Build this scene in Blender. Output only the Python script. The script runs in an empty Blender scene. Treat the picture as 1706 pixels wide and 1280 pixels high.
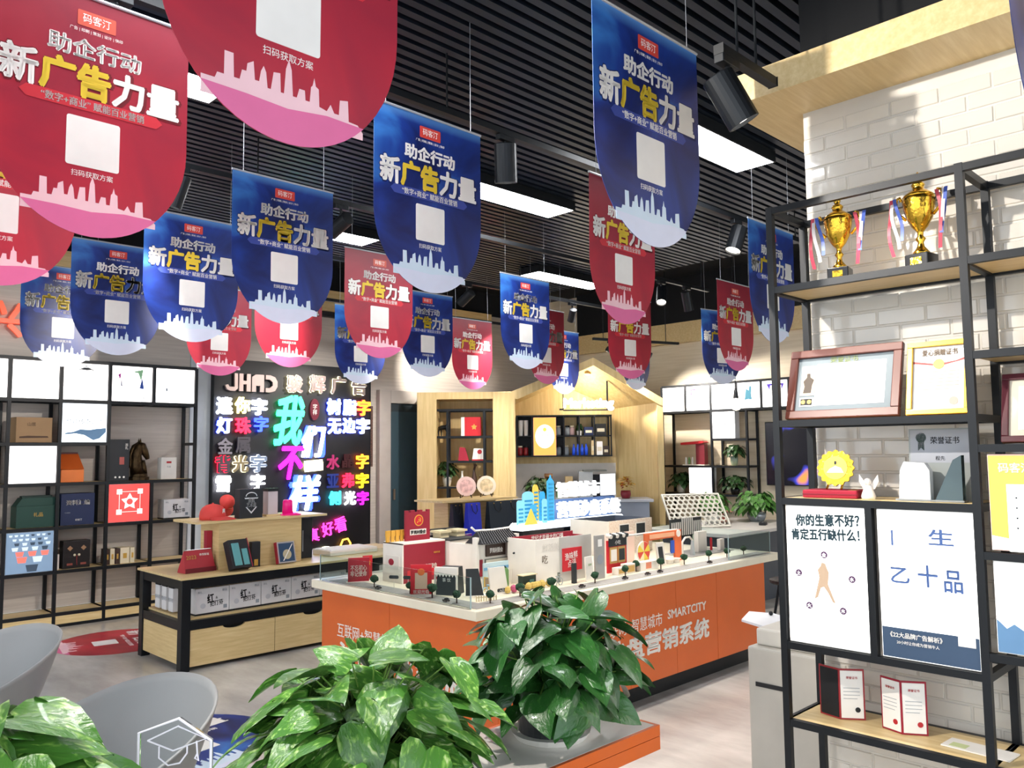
import bpy, bmesh, math, random
from mathutils import Vector, Matrix
R = math.radians
PI = math.pi
sc = bpy.context.scene
COL = sc.collection
# ---------------------------------------------------------------- camera
YAW, PITCH, ROLL, FPX = R(45.367), R(4.686), R(-0.569), 1366.83
fw = Vector((math.cos(YAW)*math.cos(PITCH), math.sin(YAW)*math.cos(PITCH), math.sin(PITCH)))
rt0 = Vector((math.sin(YAW), -math.cos(YAW), 0))
up0 = rt0.cross(fw)
rt = math.cos(ROLL)*rt0 + math.sin(ROLL)*up0
up = -math.sin(ROLL)*rt0 + math.cos(ROLL)*up0
cd = bpy.data.cameras.new('camera')
cam = bpy.data.objects.new('camera', cd)
COL.objects.link(cam)
cam.matrix_world = Matrix(((rt.x, up.x, -fw.x, 0), (rt.y, up.y, -fw.y, 0), (rt.z, up.z, -fw.z, 1.6), (0, 0, 0, 1)))
cd.sensor_width = 36
cd.lens = 36*FPX/1706
cd.clip_start = .05
sc.camera = cam
# ---------------------------------------------------------------- world: daylight through the open shop front behind the camera
w = bpy.data.worlds.new('daylight')
sc.world = w
w.use_nodes = True
w.node_tree.nodes['Background'].inputs[0].default_value = (.86, .93, 1, 1)
w.node_tree.nodes['Background'].inputs[1].default_value = 1.5
# ---------------------------------------------------------------- exposure
vs = sc.view_settings
vs.view_transform = 'Standard'
vs.look = 'None'
vs.exposure = .8
vs.gamma = 1
vs.use_curve_mapping = False
cy = sc.cycles
cy.max_bounces = 7; cy.diffuse_bounces = 3; cy.glossy_bounces = 3; cy.transmission_bounces = 6; cy.transparent_max_bounces = 6
cy.use_adaptive_sampling = True; cy.adaptive_threshold = .03; cy.adaptive_min_samples = 16
cy.caustics_reflective = False; cy.caustics_refractive = False
PANEL_POWER = 16.0      # emission of the ceiling panels
SPOT_POWER = 110.0       # track spotlights, watts
# ---------------------------------------------------------------- materials
def lin(h):
    if not isinstance(h, str):
        return tuple(h)
    c = [int(h[i:i+2], 16)/255 for i in (0, 2, 4)]
    return tuple(x/12.92 if x <= .04045 else ((x+.055)/1.055)**2.4 for x in c)
MATS = {}
def nodes(name):
    m = bpy.data.materials.new(name)
    m.use_nodes = True
    nt = m.node_tree
    return m, nt, nt.nodes['Principled BSDF']
def M(name, col='808080', rough=.5, metal=0, emit=0, ecol=None, var=.06, vs_=6, bump=0, trans=0, coat=0, ior=1.45, alpha=1):
    """procedural principled material: object-space noise varies the colour a little"""
    if name in MATS:
        return MATS[name]
    m, nt, b = nodes(name)
    c = lin(col)
    tc = nt.nodes.new('ShaderNodeTexCoord')
    nz = nt.nodes.new('ShaderNodeTexNoise')
    nz.inputs['Scale'].default_value = vs_
    nz.inputs['Detail'].default_value = 3
    nt.links.new(tc.outputs['Object'], nz.inputs['Vector'])
    rp = nt.nodes.new('ShaderNodeValToRGB')
    rp.color_ramp.elements[0].position = .3
    rp.color_ramp.elements[1].position = .7
    rp.color_ramp.elements[0].color = (*[x*(1-var) for x in c], 1)
    rp.color_ramp.elements[1].color = (*[min(1, x*(1+var)) for x in c], 1)
    nt.links.new(nz.outputs['Fac'], rp.inputs['Fac'])
    nt.links.new(rp.outputs['Color'], b.inputs['Base Color'])
    b.inputs['Roughness'].default_value = rough
    b.inputs['Metallic'].default_value = metal
    b.inputs['IOR'].default_value = ior
    b.inputs['Transmission Weight'].default_value = trans
    b.inputs['Coat Weight'].default_value = coat
    b.inputs['Alpha'].default_value = alpha
    if emit:
        b.inputs['Emission Color'].default_value = (*lin(ecol or col), 1)
        b.inputs['Emission Strength'].default_value = emit
    if bump:
        bp = nt.nodes.new('ShaderNodeBump')
        bp.inputs['Strength'].default_value = bump
        bp.inputs['Distance'].default_value = .01
        n2 = nt.nodes.new('ShaderNodeTexNoise')
        n2.inputs['Scale'].default_value = vs_*6
        nt.links.new(tc.outputs['Object'], n2.inputs['Vector'])
        nt.links.new(n2.outputs['Fac'], bp.inputs['Height'])
        nt.links.new(bp.outputs['Normal'], b.inputs['Normal'])
    MATS[name] = m
    return m
def streak(name, c1, c2, stretch, scale, rough=.5, bump=0, c3=None, coat=0, p=(.3, .5, .7)):
    """wood grain / brushed concrete: noise stretched along an axis"""
    m, nt, b = nodes(name)
    tc = nt.nodes.new('ShaderNodeTexCoord')
    mp = nt.nodes.new('ShaderNodeMapping')
    mp.inputs['Scale'].default_value = stretch
    nz = nt.nodes.new('ShaderNodeTexNoise')
    nz.inputs['Scale'].default_value = scale
    nz.inputs['Detail'].default_value = 6
    nz.inputs['Roughness'].default_value = .6
    rp = nt.nodes.new('ShaderNodeValToRGB')
    e = rp.color_ramp.elements
    e[0].position = p[0]; e[0].color = (*lin(c1), 1)
    e[1].position = p[2]; e[1].color = (*lin(c2), 1)
    if c3:
        x = e.new(p[1]); x.color = (*lin(c3), 1)
    nt.links.new(tc.outputs['Object'], mp.inputs['Vector'])
    nt.links.new(mp.outputs['Vector'], nz.inputs['Vector'])
    nt.links.new(nz.outputs['Fac'], rp.inputs['Fac'])
    nt.links.new(rp.outputs['Color'], b.inputs['Base Color'])
    b.inputs['Roughness'].default_value = rough
    b.inputs['Coat Weight'].default_value = coat
    if bump:
        bp = nt.nodes.new('ShaderNodeBump')
        bp.inputs['Strength'].default_value = bump
        bp.inputs['Distance'].default_value = .01
        nt.links.new(nz.outputs['Fac'], bp.inputs['Height'])
        nt.links.new(bp.outputs['Normal'], b.inputs['Normal'])
    MATS[name] = m
    return m
def siding(name, c1, c2, pitch, rough=.55):
    """wall paper with fine horizontal ribs (relief only) and soft mottling"""
    m, nt, b = nodes(name)
    tc = nt.nodes.new('ShaderNodeTexCoord')
    sp = nt.nodes.new('ShaderNodeSeparateXYZ')
    nt.links.new(tc.outputs['Object'], sp.inputs[0])
    ml = nt.nodes.new('ShaderNodeMath'); ml.operation = 'MULTIPLY'; ml.inputs[1].default_value = 1/pitch
    fr = nt.nodes.new('ShaderNodeMath'); fr.operation = 'FRACT'
    nt.links.new(sp.outputs['Z'], ml.inputs[0]); nt.links.new(ml.outputs[0], fr.inputs[0])
    mp = nt.nodes.new('ShaderNodeMapping'); mp.inputs['Scale'].default_value = (.6, .6, 14)
    nz = nt.nodes.new('ShaderNodeTexNoise'); nz.inputs['Scale'].default_value = 3; nz.inputs['Detail'].default_value = 4
    nt.links.new(tc.outputs['Object'], mp.inputs[0]); nt.links.new(mp.outputs[0], nz.inputs[0])
    rp = nt.nodes.new('ShaderNodeValToRGB')
    rp.color_ramp.elements[0].position = .3; rp.color_ramp.elements[0].color = (*lin(c1), 1)
    rp.color_ramp.elements[1].position = .7; rp.color_ramp.elements[1].color = (*lin(c2), 1)
    nt.links.new(nz.outputs['Fac'], rp.inputs[0]); nt.links.new(rp.outputs[0], b.inputs['Base Color'])
    bp = nt.nodes.new('ShaderNodeBump'); bp.inputs['Strength'].default_value = .35; bp.inputs['Distance'].default_value = .006
    nt.links.new(fr.outputs[0], bp.inputs['Height']); nt.links.new(bp.outputs[0], b.inputs['Normal'])
    b.inputs['Roughness'].default_value = rough
    MATS[name] = m
    return m
def cloud_print(name, base, glow, dark, head):
    """printed banner ground: cloudy digital print, lighter flare band at its top edge"""
    m, nt, b = nodes(name)
    tc = nt.nodes.new('ShaderNodeTexCoord')
    nz = nt.nodes.new('ShaderNodeTexNoise'); nz.inputs['Scale'].default_value = 2.6; nz.inputs['Detail'].default_value = 4; nz.inputs['Distortion'].default_value = .8
    nt.links.new(tc.outputs['Object'], nz.inputs['Vector'])
    rp = nt.nodes.new('ShaderNodeValToRGB'); e = rp.color_ramp.elements
    e[0].position = .36; e[0].color = (*lin(dark), 1)
    e[1].position = .72; e[1].color = (*lin(glow), 1)
    x = e.new(.54); x.color = (*lin(base), 1)
    nt.links.new(nz.outputs['Fac'], rp.inputs[0])
    # the printed design darkens (red) or flares (blue) towards the head of the banner
    sp = nt.nodes.new('ShaderNodeSeparateXYZ'); nt.links.new(tc.outputs['Object'], sp.inputs[0])
    mr = nt.nodes.new('ShaderNodeMapRange'); mr.inputs[1].default_value = head[1]; mr.inputs[2].default_value = head[2]; mr.inputs[3].default_value = 0; mr.inputs[4].default_value = head[3]
    nt.links.new(sp.outputs['Z'], mr.inputs[0])
    mx = nt.nodes.new('ShaderNodeMixRGB'); mx.inputs[2].default_value = (*lin(head[0]), 1)
    nt.links.new(mr.outputs[0], mx.inputs[0]); nt.links.new(rp.outputs[0], mx.inputs[1])
    nt.links.new(mx.outputs[0], b.inputs['Base Color'])
    b.inputs['Roughness'].default_value = .35
    MATS[name] = m
    return m
# ---------------------------------------------------------------- mesh helpers
class MB:
    def __init__(s):
        s.v = []; s.f = []
    def add(s, v, f):
        n = len(s.v)
        s.v += [tuple(q) for q in v]
        s.f += [tuple(i+n for i in q) for q in f]
        return s
    def box(s, x0, y0, z0, x1, y1, z1):
        return s.add([(x0, y0, z0), (x1, y0, z0), (x1, y1, z0), (x0, y1, z0), (x0, y0, z1), (x1, y0, z1), (x1, y1, z1), (x0, y1, z1)],
                     [(0, 3, 2, 1), (4, 5, 6, 7), (0, 1, 5, 4), (1, 2, 6, 5), (2, 3, 7, 6), (3, 0, 4, 7)])
    def bar(s, p, q, w_, h_=None):
        p = Vector(p); q = Vector(q); d = (q-p).normalized(); h_ = h_ or w_
        a = d.cross(Vector((0, 0, 1)))
        a = Vector((1, 0, 0)) if a.length < 1e-4 else a.normalized()
        b = a.cross(d).normalized()
        a = a*w_/2; b = b*h_/2
        return s.add([p-a-b, p+a-b, p+a+b, p-a+b, q-a-b, q+a-b, q+a+b, q-a+b],
                     [(0, 1, 2, 3), (7, 6, 5, 4), (0, 4, 5, 1), (1, 5, 6, 2), (2, 6, 7, 3), (3, 7, 4, 0)])
    def tube(s, pts, r, n=8, caps=True):
        pts = [Vector(p) for p in pts]; k = len(pts)
        rs = r if isinstance(r, (list, tuple)) else [r]*k
        v = []; prev = None
        for i, p in enumerate(pts):
            d = (pts[min(i+1, k-1)]-pts[max(i-1, 0)]).normalized()
            if prev is None:
                a = d.cross(Vector((0, 0, 1)))
                a = Vector((1, 0, 0)) if a.length < 1e-3 else a.normalized()
            else:
                a = prev-d*prev.dot(d)
                a = a.normalized() if a.length > 1e-6 else Vector((1, 0, 0))
            prev = a; b = d.cross(a)
            v += [p+(a*math.cos(t*2*PI/n)+b*math.sin(t*2*PI/n))*rs[i] for t in range(n)]
        f = [(i*n+j, i*n+(j+1) % n, (i+1)*n+(j+1) % n, (i+1)*n+j) for i in range(k-1) for j in range(n)]
        if caps:
            f += [tuple(reversed(range(n))), tuple(range((k-1)*n, k*n))]
        return s.add(v, f)
    def cyl(s, c, r, h, n=20, r2=None):
        c = Vector(c); r2 = r if r2 is None else r2
        return s.lathe([(r, 0), (r2, h)], n, c)
    def lathe(s, prof, n=24, c=(0, 0, 0), k_=1):
        c = Vector(c); v = []; k = len(prof)
        for r_, z in prof:
            r_ = max(r_*k_, 1e-4)
            v += [c+Vector((r_*math.cos(2*PI*t/n), r_*math.sin(2*PI*t/n), z)) for t in range(n)]
        f = [(i*n+j, i*n+(j+1) % n, (i+1)*n+(j+1) % n, (i+1)*n+j) for i in range(k-1) for j in range(n)]
        f += [tuple(reversed(range(n))), tuple(range((k-1)*n, k*n))]
        return s.add(v, f)
    def prism(s, pts, y0, y1):
        """polygon in local x/z, counter-clockwise seen from the front (-y), between y0 (front) and y1"""
        n = len(pts)
        v = [(x, y0, z) for x, z in pts]+[(x, y1, z) for x, z in pts]
        return s.add(v, [tuple(range(n)), tuple(reversed(range(n, 2*n)))]+[(i, i+n, (i+1) % n+n, (i+1) % n) for i in range(n)])
    def slab(s, pts, z0, z1):
        n = len(pts)
        v = [(x, y, z1) for x, y in pts]+[(x, y, z0) for x, y in pts]
        return s.add(v, [tuple(range(n)), tuple(reversed(range(n, 2*n)))]+[(i, i+n, (i+1) % n+n, (i+1) % n) for i in range(n)])
    def sph(s, c, r, n=12, k=(1, 1, 1)):
        c = Vector(c); m = max(4, n//2)
        v = []
        for i in range(m+1):
            t = PI*i/m
            for j in range(n):
                a = 2*PI*j/n
                v.append((c.x+r*k[0]*math.sin(t)*math.cos(a), c.y+r*k[1]*math.sin(t)*math.sin(a), c.z+r*k[2]*math.cos(t)))
        return s.add(v, [(i*n+j, (i+1)*n+j, (i+1)*n+(j+1) % n, i*n+(j+1) % n) for i in range(m) for j in range(n)])
    def grid(s, fn, nu, nv):
        v = [fn(i/nu, j/nv) for j in range(nv+1) for i in range(nu+1)]
        return s.add(v, [(j*(nu+1)+i, j*(nu+1)+i+1, (j+1)*(nu+1)+i+1, (j+1)*(nu+1)+i) for j in range(nv) for i in range(nu)])
    def mesh(s, name):
        me = bpy.data.meshes.new(name)
        me.from_pydata(s.v, [], s.f)
        me.validate()
        return me
    def build(s, name, mat, parent=None, loc=(0, 0, 0), rot=(0, 0, 0), smooth=False, bevel=0, solid=0, sub=0):
        me = s.mesh(name)
        if smooth:
            me.polygons.foreach_set('use_smooth', [True]*len(me.polygons))
        o = bpy.data.objects.new(name, me)
        COL.objects.link(o)
        me.materials.append(mat)
        o.location = loc; o.rotation_euler = rot
        if parent:
            o.parent = parent
        if solid:
            q = o.modifiers.new('t', 'SOLIDIFY'); q.thickness = solid; q.offset = 0
        if sub:
            q = o.modifiers.new('s', 'SUBSURF'); q.levels = q.render_levels = sub
        if bevel:
            q = o.modifiers.new('b', 'BEVEL'); q.width = bevel; q.segments = 2; q.limit_method = 'ANGLE'
        return o
USED = {}
def tag(o, label, cat, group=None):
    assert label not in USED or group, label
    USED[label] = 1
    o['label'] = label; o['category'] = cat
    if group:
        o['group'] = group
    return o
def thing(name, label, cat, loc, rz=0, group=None, lean=0):
    o = bpy.data.objects.new(name, None)
    o.empty_display_size = .05
    COL.objects.link(o)
    o.location = loc; o.rotation_euler = (R(lean), 0, R(rz))
    return tag(o, label, cat, group)
def struct(o):
    o['kind'] = 'structure'
    return o
def dup(root, loc, rz=None, label=None, group=None, scale=None):
    r = root.copy(); COL.objects.link(r); r.location = loc
    if rz is not None:
        r.rotation_euler.z = R(rz)
    if scale:
        r.scale = (scale,)*3
    if label:
        r['label'] = label; USED[label] = 1
    if group:
        r['group'] = group
    for ch in list(root.children):
        c = ch.copy(); COL.objects.link(c); c.parent = r
        for g in ch.children:
            d = g.copy(); COL.objects.link(d); d.parent = c
    return r
TXT = {}
def txt(body, mat, parent, name='lettering', w=None, h=None, at=(0, 0, 0), rz=0, ext=.0008, bold=.0, tilt=0, shear=0, flat=False, spacing=1):
    """lettering fitted to w x h, centred on `at`; reads from the -y side (flat=True: lies on the ground, reads from above)"""
    key = (body, w, h, ext, bold, shear, mat.name, spacing)
    me = TXT.get(key)
    if me is None:
        c = bpy.data.curves.new('t', 'FONT'); c.body = body; c.size = 1; c.resolution_u = 2; c.shear = shear
        c.space_line = .95; c.align_x = 'CENTER'; c.space_character = spacing
        o = bpy.data.objects.new('t', c)
        me = bpy.data.meshes.new_from_object(o)
        bpy.data.objects.remove(o); bpy.data.curves.remove(c)
        bm = bmesh.new(); bm.from_mesh(me)
        if bold:            # heavier strokes: the glyph laid down again a little to every side
            src = bm.faces[:]
            for a in range(6):
                r = bmesh.ops.duplicate(bm, geom=src)
                bmesh.ops.translate(bm, verts=[q for q in r['geom'] if isinstance(q, bmesh.types.BMVert)], vec=(bold*math.cos(a*PI/3), bold*math.sin(a*PI/3), .0002*a))
        if ext:
            r = bmesh.ops.extrude_face_region(bm, geom=bm.faces[:])
            bmesh.ops.translate(bm, verts=[q for q in r['geom'] if isinstance(q, bmesh.types.BMVert)], vec=(0, 0, 1))
            bmesh.ops.recalc_face_normals(bm, faces=bm.faces[:])
        xs = [q.co.x for q in bm.verts]; ys = [q.co.y for q in bm.verts]
        x0, x1, y0, y1 = min(xs), max(xs), min(ys), max(ys)
        sx = w/(x1-x0) if w else None
        sy = h/(y1-y0) if h else None
        sx = sx or sy; sy = sy or sx
        for q in bm.verts:
            q.co = ((q.co.x-(x0+x1)/2)*sx, (q.co.y-(y0+y1)/2)*sy, q.co.z*ext)
        bm.to_mesh(me); bm.free()
        me.materials.clear(); me.materials.append(mat); me.name = name
        TXT[key] = me
    o = bpy.data.objects.new(name, me)
    COL.objects.link(o)
    o.location = at
    o.rotation_euler = (0 if flat else PI/2, R(tilt) if flat else 0, R(rz))
    if tilt and not flat:
        o.rotation_euler = (Matrix.Rotation(R(rz), 3, 'Z') @ Matrix.Rotation(PI/2, 3, 'X') @ Matrix.Rotation(R(tilt), 3, 'Z')).to_euler()
    if parent:
        o.parent = parent
    return o
def rect(x0, z0, x1, z1):
    return [(x0, z0), (x1, z0), (x1, z1), (x0, z1)]
def disc(cx, cz, r, n=24, rx=None):
    return [(cx+(rx or r)*math.cos(2*PI*i/n), cz+r*math.sin(2*PI*i/n)) for i in range(n)]
def plate(pts, name, mat, parent, y=0, t=.0008):
    """thin printed piece standing just proud of y (front side)"""
    return MB().prism(pts, y-t, y).build(name, mat, parent)
def rrect(x0, z0, x1, z1, r, n=5):
    p = []
    for cx, cz, a in ((x1-r, z0+r, -90), (x1-r, z1-r, 0), (x0+r, z1-r, 90), (x0+r, z0+r, 180)):
        p += [(cx+r*math.cos(R(a+90*i/n)), cz+r*math.sin(R(a+90*i/n))) for i in range(n+1)]
    return p
# ---------------------------------------------------------------- shared materials
BLACKM = M('black powder coated steel', '15181c', .45, .3)
WHITE = M('white paint', 'e6e2da', .5)
WHITEP = M('white paper', 'ece8e2', .6)
BLACKP = M('black print', '17181b', .6)
GREYP = M('grey print', '8d9299', .6)
REDP = M('red print', 'b3242c', .5)
GOLDP = M('gold print', 'c9a04a', .45, .3)
NAVY = M('navy card', '16244a', .55)
WOOD = streak('pale oak laminate', 'cbae78', 'e0c793', (1, 1, 14), 4, .45, c3='d6ba84')
WOODX = streak('pale oak board', 'cfb27c', 'e2ca98', (1, 12, 12), 4, .4, c3='d8bd88')
OAKV = streak('honey oak panel', 'c9ac74', 'ddc48e', (9, 9, .7), 3.5, .5, c3='d3b880')
LIT = M('lit acrylic face', 'ffffff', .4, emit=2.2, ecol='fff8f4')
GLASS = M('clear glass', 'e8f4f2', .02, trans=1, ior=1.12, var=0)
CREAM = M('cream card', 'd9cdb0', .6)
BRASS = M('polished gold', 'd9ac3c', .18, 1, bump=.25, vs_=9)
# ================================================================ the room
FLOOR = streak('polished concrete floor', 'a19d99', 'dedad5', (1.0, .35, 1), 1.6, .22, c3='c0bbb5', bump=.02, p=(.34, .5, .68))
WALLM = siding('grey ribbed wallpaper', 'b3aaa2', 'c4bbb2', .055)
WALLR = siding('warm ribbed wallpaper', 'd2c3a8', 'e0d3bb', .055)
BLACKC = M('black painted ceiling', '0b0c0f', .8)
SLATM = M('black aluminium slat', '232b38', .42, .5, var=.15)
GROUT = M('white brick grout', 'd2ccc2', .5)
BRICKM = M('glazed white brick', 'd8d2c8', .16, coat=.6, var=.05, bump=.12, vs_=4)
fl = struct(MB().box(-6, -6, -.1, 9.9, 9.2, 0).build('floor', FLOOR))
wb = struct(MB().box(-6, 8.9, 0, 9.9, 9.1, 3.95).build('wall_back', WALLM))
wr = struct(MB().box(9.5, -6, 0, 9.7, 8.9, 3.95).build('wall_right', WALLR))
cl = struct(MB().box(-2.6, -2.6, 3.95, 9.9, 9.2, 4.05).build('ceiling', BLACKC))
slat = MB().box(-1.5, -.022, -.035, 7.55, .022, .035).mesh('ceiling_slat'); slat.materials.append(SLATM)
y = .62
while y < 7.25:
    o = bpy.data.objects.new('ceiling_slat', slat); COL.objects.link(o); o.location = (0, y, 3.635); o.parent = cl
    y += .078
for x in (-.9, .9, 2.7, 4.5, 6.3, 7.45):
    MB().box(x-.02, .6, 3.671, x+.02, 7.25, 3.72).build('ceiling_carrier', BLACKM, cl)
    for yy in (1.2, 4.0, 6.8):
        MB().box(x-.006, yy-.006, 3.72, x+.006, yy+.006, 3.95).build('ceiling_hanger', BLACKM, cl)
# black upper frieze and oak band along the top of the walls
t = struct(MB().box(-6, 8.86, 3.62, 8.6, 8.9, 3.95).build('trim_1', BLACKC))
t = struct(MB().box(-6, 8.72, 3.36, 8.2, 8.9, 3.61).build('trim_2', WOODX))
t = struct(MB().box(-6, 8.80, 3.30, 8.2, 8.9, 3.36).build('trim_3', BLACKM))  # black strip; shade of the gap under the oak band put into colour
t = struct(MB().box(9.42, -3, 3.05, 9.5, 8.1, 3.33).build('trim_4', WOODX))
t = struct(MB().box(9.40, -3, 3.33, 9.5, 8.1, 3.95).build('trim_5', BLACKC))
struct(MB().box(-6, 8.875, 0, 6.26, 8.9, .14).build('baseboard_back', WHITE))
struct(MB().box(9.475, -3, 0, 9.5, 6.1, .12).build('baseboard_right', WHITE))
# pillar clad in glazed brick, oak soffit above it
pl = struct(MB().box(3.128, -1.6, 0, 3.52, 1.466, 2.957).build('wall_pillar', GROUT))
brick = {}
def brick_mesh(w_):
    k = round(w_, 3)
    if k not in brick:
        m_ = MB()
        b = .0045
        m_.add([(0, 0, 0), (w_, 0, 0), (w_, 0, .0545), (0, 0, .0545), (.003, -b, .003), (w_-.003, -b, .003), (w_-.003, -b, .0515), (.003, -b, .0515)],
               [(0, 1, 5, 4), (1, 2, 6, 5), (2, 3, 7, 6), (3, 0, 4, 7), (4, 5, 6, 7)])
        me = m_.mesh('brick'); me.materials.append(BRICKM); brick[k] = me
    return brick[k]
random.seed(4)
row = 0
z = .06
while z < 2.9:
    x = 0.0
    first = .083 if row % 2 else .166
    while x < .86:
        w_ = first if x == 0 else .166
        o = bpy.data.objects.new('brick', brick_mesh(w_)); COL.objects.link(o); o.parent = pl
        o.location = (3.128+random.uniform(-.0012, .0012), 1.466-x, z); o.rotation_euler = (0, random.uniform(-.006, .006), -PI/2)
        x += w_+.006
    z += .0605; row += 1
struct(MB().box(2.85, -1.6, 2.957, 3.56, 1.668, 3.072).build('trim_6', WOODX))
struct(MB().box(3.2, -1.6, 3.072, 3.56, 1.5, 3.95).build('wall_bulkhead', BLACKC))
# teal door in its grey frame
DOORM = M('teal door paint', '2f4753', .45)
FRAMEM = M('grey door frame', 'a9a29c', .5)
dr = struct(MB().box(6.46, 8.84, 0, 7.0, 8.89, 2.14).build('door_1', DOORM))
MB().box(6.46, 8.85, 2.14, 7.0, 8.89, 2.25).build('transom', M('dark transom', '24323b', .5), dr)
MB().box(6.28, 8.82, 0, 6.46, 8.9, 2.42).box(6.46, 8.82, 2.25, 7.1, 8.9, 2.42).build('door_frame', FRAMEM, dr, bevel=.004)
MB().box(6.50, 8.815, .98, 6.53, 8.84, 1.12).build('door_handle', M('brushed steel', '9a9a98', .3, .9), dr)
# pale strip beside the sign; brighter light on the wall put into its colour
struct(MB().box(3.80, 8.875, .14, 4.03, 8.9, 3.3).build('trim_7', M('painted wall light', 'b7bdc2', .5)))

# ---------------------------------------------------------------- corner pavilion (oak house front over the bar), turned 45 degrees
PAV = struct(bpy.data.objects.new('wall_pavilion', None)); COL.objects.link(PAV)
PAV.location = (7.495, 7.495, 0); PAV.rotation_euler = (0, 0, R(-45))
P = PAV
for a in ((-1.30, 0, 0, -1.05, .55, 2.37), (-.32, 0, 0, -.03, .62, 2.37)):
    MB().box(*a).build('pillar', OAKV, P, bevel=.004)
MB().box(-1.05, 0, 2.28, -.32, .55, 2.37).build('lintel', OAKV, P)
MB().box(-1.05, .50, 0, -.32, .55, 2.28).build('back_panel', OAKV, P)
MB().box(1.80, 0, 0, 1.88, .08, 2.2).build('post', OAKV, P, bevel=.003)
MB().box(-.10, -.012, 0, -.03, 0, 2.33).build('post', OAKV, P)
# front rafters
MB().prism([(-.10, 2.30), (.0, 2.27), (.99, 2.70), (.99, 2.80), (-.10, 2.36)], -.014, .06).build('rafter', OAKV, P)
MB().prism([(.99, 2.70), (1.80, 2.20), (1.88, 2.16), (1.88, 2.26), (.99, 2.80)], -.014, .06).build('rafter', OAKV, P)
def quad(n, a, b, c, d):
    return MB().add([a, b, c, d], [(0, 1, 2, 3)]).build(n, OAKV, P, solid=.03)
quad('roof_panel', (-.08, .02, 2.33), (.99, .02, 2.77), (.57, .56, 2.52), (-.05, .56, 2.24))
quad('roof_panel', (.99, .02, 2.77), (1.86, .02, 2.22), (1.33, .56, 2.17), (.57, .56, 2.52))
quad('side_panel', (1.86, .02, 0), (1.86, .02, 2.22), (1.33, .56, 2.17), (1.33, .56, 0))
MB().prism([(-.05, 1.43), (1.36, 1.43), (1.36, 2.17), (.57, 2.52), (-.05, 2.24)], .55, .6).build('back_panel', OAKV, P)
MB().box(-.05, .55, 0, 1.36, .6, 1.43).build('backsplash', M('white tile', 'd6d0c8', .3), P)
# ================================================================ ceiling light fittings
PANELM = M('lit ceiling panel', 'ffffff', .4, emit=PANEL_POWER, ecol='fbfdff')
lp = [((.70, 3.97), 'ceiling light panel partly hidden between the two big red banners'),
      ((3.85, 2.57), 'long white ceiling light panel beside the oak soffit'),
      ((3.70, 4.22), 'long white ceiling light panel right of the tall blue centre banner'),
      ((3.10, 6.03), 'white ceiling light panel between the two large blue banners'),
      ((6.30, 5.95), 'far white ceiling light panel left of the narrow red banner'),
      ((.70, 2.4), 'unseen light panel added above the big red banner for extra light')]  # last panel is added out of view, only for its light
for i, ((x, y), l) in enumerate(lp):
    t = thing('ceiling_light', l, 'ceiling light', (x, y, 3.52), group='white panel lights in the slatted ceiling')
    MB().box(.012, .012, 0, 1.188, .288, .006).build('diffuser', PANELM, t)
    MB().box(0, 0, 0, 1.2, .012, .075).box(0, .288, 0, 1.2, .3, .075).box(0, .012, 0, .012, .288, .075).box(1.188, .012, 0, 1.2, .288, .075).box(.012, .012, .008, 1.188, .288, .075).build('housing', BLACKM, t)
TRK = [(1.40, 2.38, 2.75, 2.93, 'short black lighting track ending at the oak soffit'),
       (3.05, .6, 6.4, 3.28, 'black lighting track above the tall blue centre banner'),
       (4.70, .6, 7.6, 3.28, 'black lighting track across the middle of the ceiling'),
       (6.10, 1.2, 7.9, 3.28, 'black lighting track in front of the dark ceiling edge'),
       (7.55, 4.2, 7.6, 3.22, 'black lighting track running before the oak wall band')]
for y, x0, x1, z, l in TRK:
    t = thing('lighting_track', l, 'lighting track', (x0, y, z), group='black lighting tracks')
    MB().box(0, -.017, 0, x1-x0, .017, .032).build('rail', BLACKM, t)
    MB().box(-.004, -.019, -.001, 0, .019, .034).build('end_cap', BLACKM, t)
    MB().box(x1-x0, -.019, -.001, x1-x0+.004, .019, .034).build('end_cap', BLACKM, t)
    n = max(2, int((x1-x0)/1.3))
    for i in range(n):
        xx = .12+(x1-x0-.24)*i/(n-1)
        o = MB().cyl((xx, 0, .032), .005, 3.95-z-.032, 8).build('hanging_rod', BLACKM, t)
        MB().sph((xx, 0, .03), .009, 8).build('grip', M('bright steel', 'b8b8b8', .3, 1), o)
t = thing('lighting_track', 'short diagonal lighting track before the warm wall right of the pavilion', 'lighting track', (7.9, 6.55, 2.98), rz=-20, group='black lighting tracks')
MB().box(0, -.017, 0, 1.3, .017, .032).build('rail', BLACKM, t)
for xx in (.15, 1.1):
    MB().cyl((xx, 0, .032), .005, .93, 8).build('hanging_rod', BLACKM, t)
LENS = M('glowing lamp lens', 'ffffff', .3, emit=9, ecol='fff4e2')
HEAD = M('satin black lamp head', '1d2024', .4, .4)
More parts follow.
